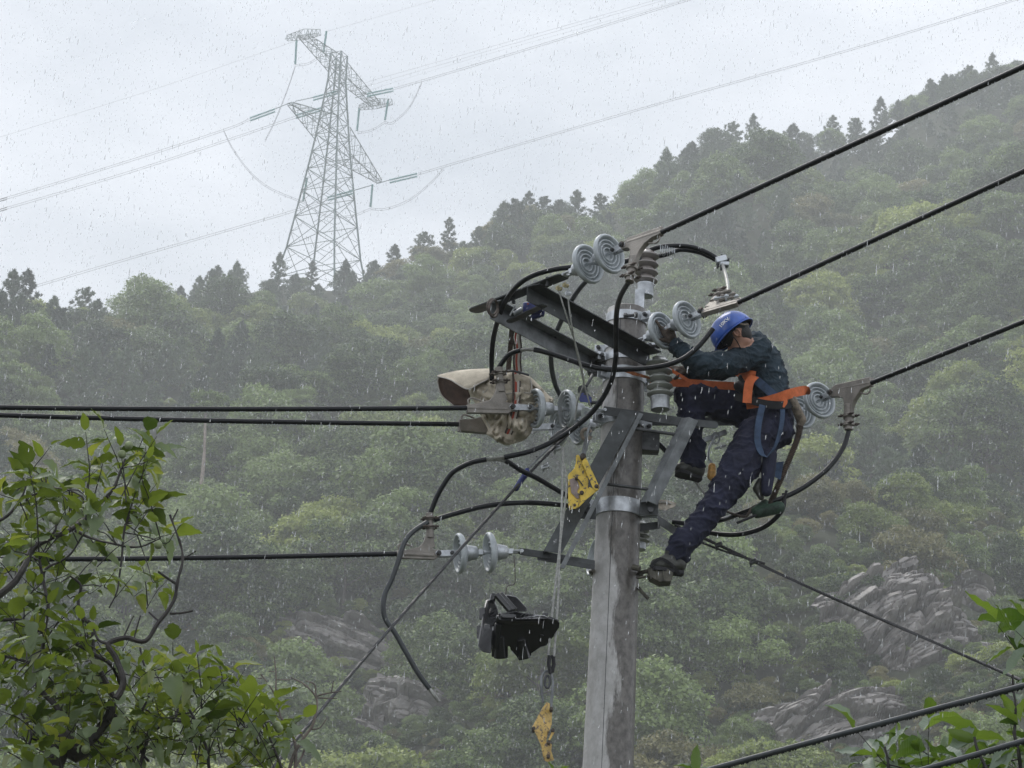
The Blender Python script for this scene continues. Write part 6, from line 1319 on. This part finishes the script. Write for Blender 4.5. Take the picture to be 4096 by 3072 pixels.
BR = [([(-160,2480,-7.2),(60,2330,-7.1),(120,2215,-7),(190,2160,-7),(290,2110,-7),(385,2030,-6.9),(440,1970,-6.9),(475,1900,-6.9),(500,1835,-6.9)], .030, .006),
 ([(300,2118,-7),(360,2155,-7),(450,2180,-7.1),(540,2190,-7.1),(640,2158,-7.1)], .011, .003), ([(186,2165,-7),(222,2120,-7),(215,2080,-7)], .01, .004), ([(290,2110,-7),(330,2050,-6.9),(335,1990,-6.9),(280,1960,-6.9)], .009, .003),
 ([(330,2985,-7),(430,2880,-7),(458,2790,-7)], .042, .03), ([(458,2790,-7),(400,2680,-7),(372,2600,-7),(370,2520,-7),(330,2470,-6.95),(315,2400,-6.9),(320,2340,-6.9),(278,2300,-6.9)], .022, .006),
 ([(-60,2480,-7.2),(60,2478,-7.1),(130,2512,-7.1),(200,2515,-7.1)], .014, .006), ([(172,2330,-7.1),(185,2278,-7.1),(240,2242,-7.1),(294,2201,-7.1),(343,2124,-7.1)], .010, .004),
 ([(175,2600,-7.2),(190,2440,-7.2),(170,2330,-7.2),(165,2240,-7.2)], .014, .008), ([(560,3090,-6.9),(590,2930,-6.9),(572,2850,-6.9),(600,2780,-6.9),(592,2720,-6.9),(568,2640,-6.9),(560,2585,-6.9)], .014, .004),
 ([(840,3100,-7),(800,2930,-7),(745,2800,-7),(735,2730,-7)], .012, .004), ([(300,2570,-7.1),(380,2620,-7.1),(440,2660,-7.1),(480,2740,-7)], .016, .012), ([(240,2850,-7),(150,2740,-7),(130,2660,-7),(-60,2600,-7.1)], .024, .006),
 ([(1150,3120,-7),(1080,2960,-7),(1030,2860,-7)], .010, .004), ([(460,2860,-7),(520,2960,-6.9),(600,3040,-6.9)], .014, .008), ([(520,3100,-6.8),(560,2980,-6.8),(700,2890,-6.8),(950,2920,-6.9),(1080,2890,-6.9)], .015, .004), ([(60,3100,-6.9),(120,2950,-6.9),(80,2850,-6.9)], .014, .005), ([(-100,2120,-7),(30,2060,-7),(90,1990,-7),(110,1930,-7)], .014, .004), ([(90,1990,-7),(170,1960,-7),(180,1900,-7)], .007, .003), ([(500,2100,-7),(480,2270,-7),(470,2370,-7),(440,2430,-7)], .008, .003)]
for p_, r0, r1 in BR: wal.branch(p_, r0 * .52 + .0012, r1 * .6 + .001)
dead = [([(458,2790,-7.45),(492,2715,-7.45),(472,2640,-7.45),(438,2580,-7.45),(500,2558,-7.45),(580,2560,-7.45),(640,2492,-7.45),(690,2405,-7.45),(710,2330,-7.45),(735,2250,-7.45),(722,2180,-7.45),(682,2062,-7.45)], .024, .005), ([(690,2092,-7.45),(712,2036,-7.45)], .005, .003), ([(632,2289,-7.45),(705,2334,-7.45)], .007, .008), ([(678,2453,-7.45),(772,2440,-7.45)], .007, .005), ([(644,2491,-7.45),(600,2453,-7.45)], .007, .004), ([(533,2565,-7.45),(561,2463,-7.45)], .005, .003), ([(493,2556,-7.45),(533,2463,-7.45)], .005, .003), ([(728,2235,-7.45),(778,2196,-7.45)], .004, .003), ([(440,2580,-7.45),(400,2560,-7.45),(375,2515,-7.45)], .01, .006)]
nn0 = list(wal.nodes)
for p_, r0, r1 in dead: wal.branch(p_, r0 * .55 + .001, r1 * .6 + .001, name='dead_branch')
wal.nodes = nn0
for cx_, cy_, rx, ry, n in [(495,1850,45,50,6),(420,1930,100,80,8),(585,1890,60,80,4),(90,1960,120,110,13),(250,2030,130,80,12),(480,2080,110,80,11),(80,2180,130,110,14),(410,2200,90,60,4),(620,2170,50,50,3),(60,2400,110,120,12),(240,2350,80,70,4),(480,2370,140,55,7),(590,2340,50,45,3),(200,2560,190,70,13),(340,2650,140,70,9),(100,2750,150,110,15),(330,2800,140,90,12),(650,2690,110,70,9),(800,2740,110,70,9),(930,2740,40,60,2),(560,2830,110,80,9),(150,2950,190,100,17),(450,2970,150,90,14),(720,2940,150,100,14),(930,2870,100,70,10),(1070,2940,60,80,8),(900,3030,190,60,12),(300,3060,300,50,16)]:
    for k in range(max(2, int(n * (1.3 if cy_ > 2500 else .95)))):
        a = rr.random() * 6.283; q = math.sqrt(rr.random()); cluster(wal, cx_ + rx * q * math.cos(a), cy_ + ry * q * math.sin(a), -7 + rr.uniform(-.45, .45), rr, rr.choice((3, 5, 5, 7)), .090 * rr.uniform(.5, 1.2))
for x, y in ((124,2170),(222,2081),(323,2050),(633,2179),(515,1782),(488,1817),(116,2393),(181,2882),(342,2998),(88,3049),(733,2747),(1116,2914),(206,2070),(1108,2902)):
    p = A(x, y, -7.35); b = MB(); b.lathe([(-.0185 * math.cos(a), .0175 * math.sin(a)) for a in np.linspace(.05, math.pi - .05, 11)], p, (0, .2, 1), 16); b.build('walnut_fruit', M_FRUIT, wal.e)
wal.finish()
# bare twig shrub
bs = Plant('bare_shrub', tuple(A(1170, 3300, -6.8)), 'leafless grey twiggy shrub beside the left guy wire at the bottom', 'shrub', M_TWIG2, LW)
c5 = lambda L, d=-6.6: [(x / 2.149 + 1000, y / 2.149 + 2300, d) for x, y in L]
for L, r0, r1 in [([(370,1900),(395,1659),(375,1400),(270,1210),(235,1040),(90,850)], .014, .003), ([(235,1040),(230,850),(213,700)], .006, .002), ([(330,1900),(350,1659),(400,1500),(540,1320),(572,1180),(570,1060),(465,940),(360,880)], .015, .003), ([(570,1060),(690,1000),(775,975)], .006, .002), ([(690,1000),(720,900)], .004, .002), ([(580,1070),(740,1045)], .005, .002), ([(570,1060),(570,960),(495,920)], .006, .002), ([(545,1330),(620,1310),(680,1230)], .005, .002), ([(360,900),(240,900)], .004, .002), ([(400,1659),(470,1500),(455,1380),(430,1320)], .008, .003), ([(270,1215),(170,1175)], .004, .002), ([(215,835),(165,830)], .003, .002), ([(100,880),(60,880)], .003, .002)]:
    bs.branch(c5(L), r0 * .5 + .001, r1 * .6 + .001, name='stem')
# broad glossy plant at the right
rp_ = Plant('broadleaf_sapling', tuple(A(3950, 3500, -8)), 'big glossy-leaved green plant in the lower right corner, close to the camera', 'plant', M_TWIG, LG)
g_ = A(4150, 3500, -8); MB().tube(spline([Vector((g_.x, g_.y, 0)), g_, A(4120, 3000, -8)], 5), [.035] * 6 + [.02] * 5, 8).build('stem', M_TWIG, rp_.e)
rp_.branch([(4120,3000,-8),(4110,2800,-8),(4150,2600,-8),(4160,2400,-8)], .012, .005, name='stem'); rp_.branch([(4090,3100,-8),(4060,2950,-8),(4066,2860,-8),(4050,2700,-8)], .008, .004, name='stem')
rp_.branch([(3990,3150,-8.1),(3920,3020,-8.1),(3906,2950,-8.1)], .008, .005, name='stem'); rp_.branch([(3560,3150,-8.1),(3545,3060,-8.1),(3536,2985,-8.1)], .007, .004, name='stem')
c6 = lambda x, y, d=-8: A(x / 2.149 + 3096, y / 2.149 + 2300, d)
for a, t, ro in [((2190,350),(1765,425),.5),((2200,400),(1880,460),.9),((2170,730),(2030,505),.3),((2180,640),(1950,825),-.6),((2190,900),(2080,960),.2),((1730,1412),(1485,1140),.2),((1738,1415),(1980,1340),-.5),((1735,1420),(1500,1320),1.6),((1725,1440),(1440,1480),-.4),((1745,1440),(1890,1500),.5),((945,1482),(800,1400),-.3),((958,1500),(1197,1325),.35),((935,1565),(718,1585),-.2),((965,1560),(1060,1640),.6),((1000,1590),(1230,1540),.1),((1130,1640),(1390,1480),.4),((1250,1640),(1480,1530),-.5),((2090,1290),(1900,1060),.2),((2100,1280),(1935,1250),.7),((2110,1260),(2190,1020),-.4),((2095,1350),(1970,1340),1.2),((2100,1500),(1960,1640),.3),((2110,1480),(2200,1640),-.3),((2080,1560),(1860,1600),-.6),((2130,760),(2240,840),.4),((2180,240),(2100,200),.3),((640,1659),(720,1600),.5),((2150,1200),(2230,1330),.5)]:
    d_ = -8 + rr.uniform(-.12, .12); rp_.leaf(c6(*a, d_), c6(*t, d_ + rr.uniform(-.06, .03)), ro)
for k in range(26): cluster(rp_, rr.choice([rr.uniform(4010, 4200), rr.uniform(3480, 4150)]), rr.uniform(3060, 3180), -8 + rr.uniform(-.2, .3), rr, 3, .135, .3)
for k in range(10): cluster(rp_, rr.uniform(4090, 4220), rr.uniform(2500, 2950), -8 + rr.uniform(-.2, .3), rr, 3, .14, .2)
for k in range(8): cluster(rp_, rr.uniform(3540, 3860), rr.uniform(3060, 3120), -8 + rr.uniform(-.2, .3), rr, 3, .15, .35)
rp_.finish()
sp_ = Plant('leafy_shoot', tuple(A(2800, 3300, -10.5)), 'two or three fresh green leaves poking up at the bottom edge right of the pole', 'plant', M_TWIG, LG)
g_ = A(2790, 3400, -10.5); MB().tube([Vector((g_.x, g_.y, 0)), g_, A(2786, 3110, -10.5)], [.012, .009, .005], 7).build('stem', M_TWIG, sp_.e)
for a, t, ro in [((2782,3085),(2795,2975),.3),((2788,3090),(2720,3030),-.5),((2790,3100),(2700,3085),.2),((2786,3100),(2840,3050),.6)]: sp_.leaf(A(*a, -10.5), A(*t, -10.5), ro)
sp_.finish()
sp_ = Plant('leafy_shoot', tuple(A(2230, 3300, -10.5)), 'single small leaf tip at the bottom edge under the lowest yellow grip', 'plant', M_TWIG, LG)
g_ = A(2230, 3400, -10.5); MB().tube([Vector((g_.x, g_.y, 0)), g_, A(2228, 3110, -10.5)], [.012, .009, .005], 7).build('stem', M_TWIG, sp_.e)
for a, t, ro in [((2228,3110),(2185,3052),.3),((2228,3110),(2270,3058),-.3)]: sp_.leaf(A(*a, -10.5), A(*t, -10.5), ro)
sp_.finish()

# ------------------------------------------------------------------ rain: slim drops hanging in the air
rr = np.random.RandomState(12); NR = 66000
u_ = rr.rand(NR); dmin, dmax = 11.0, 60.0
D_ = (dmin ** 2.4 + u_ * (dmax ** 2.4 - dmin ** 2.4)) ** (1 / 2.4)
sx, sy = rr.uniform(-.2, .2, NR), rr.uniform(-.155, .155, NR)
C_ = np.array(CAM)[None] + (np.array(FWD)[None] + np.array(CR)[None] * sx[:, None] + np.array(CU)[None] * sy[:, None]) * D_[:, None]
ax_ = np.array([.05, .03, 1.0])[None] + rr.normal(size=(NR, 3)) * .035; ax_ /= np.linalg.norm(ax_, axis=1)[:, None]
L_ = np.clip(rr.lognormal(-4.6, .45, NR), .004, .03)[:, None]; W_ = rr.uniform(.0008, .0017, NR)[:, None] * (1 + D_[:, None] / 45)
e1 = np.cross(ax_, np.array([0, 1.0, .1])); e1 /= np.linalg.norm(e1, axis=1)[:, None]; e2 = np.cross(ax_, e1)
VV = np.empty((NR, 8, 3)); VV[:, 0] = C_ + ax_ * L_; VV[:, 7] = C_ - ax_ * L_
for k in range(3):
    a = 2 * math.pi * k / 3; o_ = (e1 * math.cos(a) + e2 * math.sin(a)) * W_; VV[:, 1 + k] = C_ + ax_ * L_ * .3 + o_; VV[:, 4 + k] = C_ - ax_ * L_ * .55 + o_
F3 = []
for k in range(3):
    j = (k + 1) % 3; F3 += [(0, 1 + k, 1 + j), (1 + k, 4 + k, 4 + j), (1 + k, 4 + j, 1 + j), (7, 4 + j, 4 + k)]
F3 = np.array(F3); FF = (F3[None] + (np.arange(NR) * 8)[:, None, None]).reshape(-1, 3)
mr = bpy.data.materials.new('rain_water'); mr.use_nodes = True; n = mr.node_tree; n.nodes.clear()
o_ = n.nodes.new('ShaderNodeOutputMaterial'); di = n.nodes.new('ShaderNodeBsdfTranslucent'); di.inputs[0].default_value = (.9, .93, .95, 1); d2 = n.nodes.new('ShaderNodeBsdfDiffuse'); d2.inputs[0].default_value = (.9, .93, .95, 1)
m1 = n.nodes.new('ShaderNodeMixShader'); n.links.new(di.outputs[0], m1.inputs[1]); n.links.new(d2.outputs[0], m1.inputs[2]); m1.inputs[0].default_value = .5
tr = n.nodes.new('ShaderNodeBsdfTransparent'); m2 = n.nodes.new('ShaderNodeMixShader'); gl = n.nodes.new('ShaderNodeBsdfGlass'); gl.inputs['IOR'].default_value = 1.33; gl.inputs['Roughness'].default_value = .0; m3 = n.nodes.new('ShaderNodeMixShader'); m3.inputs[0].default_value = .55; n.links.new(m1.outputs[0], m3.inputs[1]); n.links.new(gl.outputs[0], m3.inputs[2]); m1 = m3; m2.inputs[0].default_value = .6; n.links.new(tr.outputs[0], m2.inputs[1]); n.links.new(m1.outputs[0], m2.inputs[2]); n.links.new(m2.outputs[0], o_.inputs[0])
rain = link('rain', np_mesh('rain', VV.reshape(-1, 3), FF, [mr])); tag(rain, 'fine rain falling in short slanting drops through the whole view', kind='stuff')
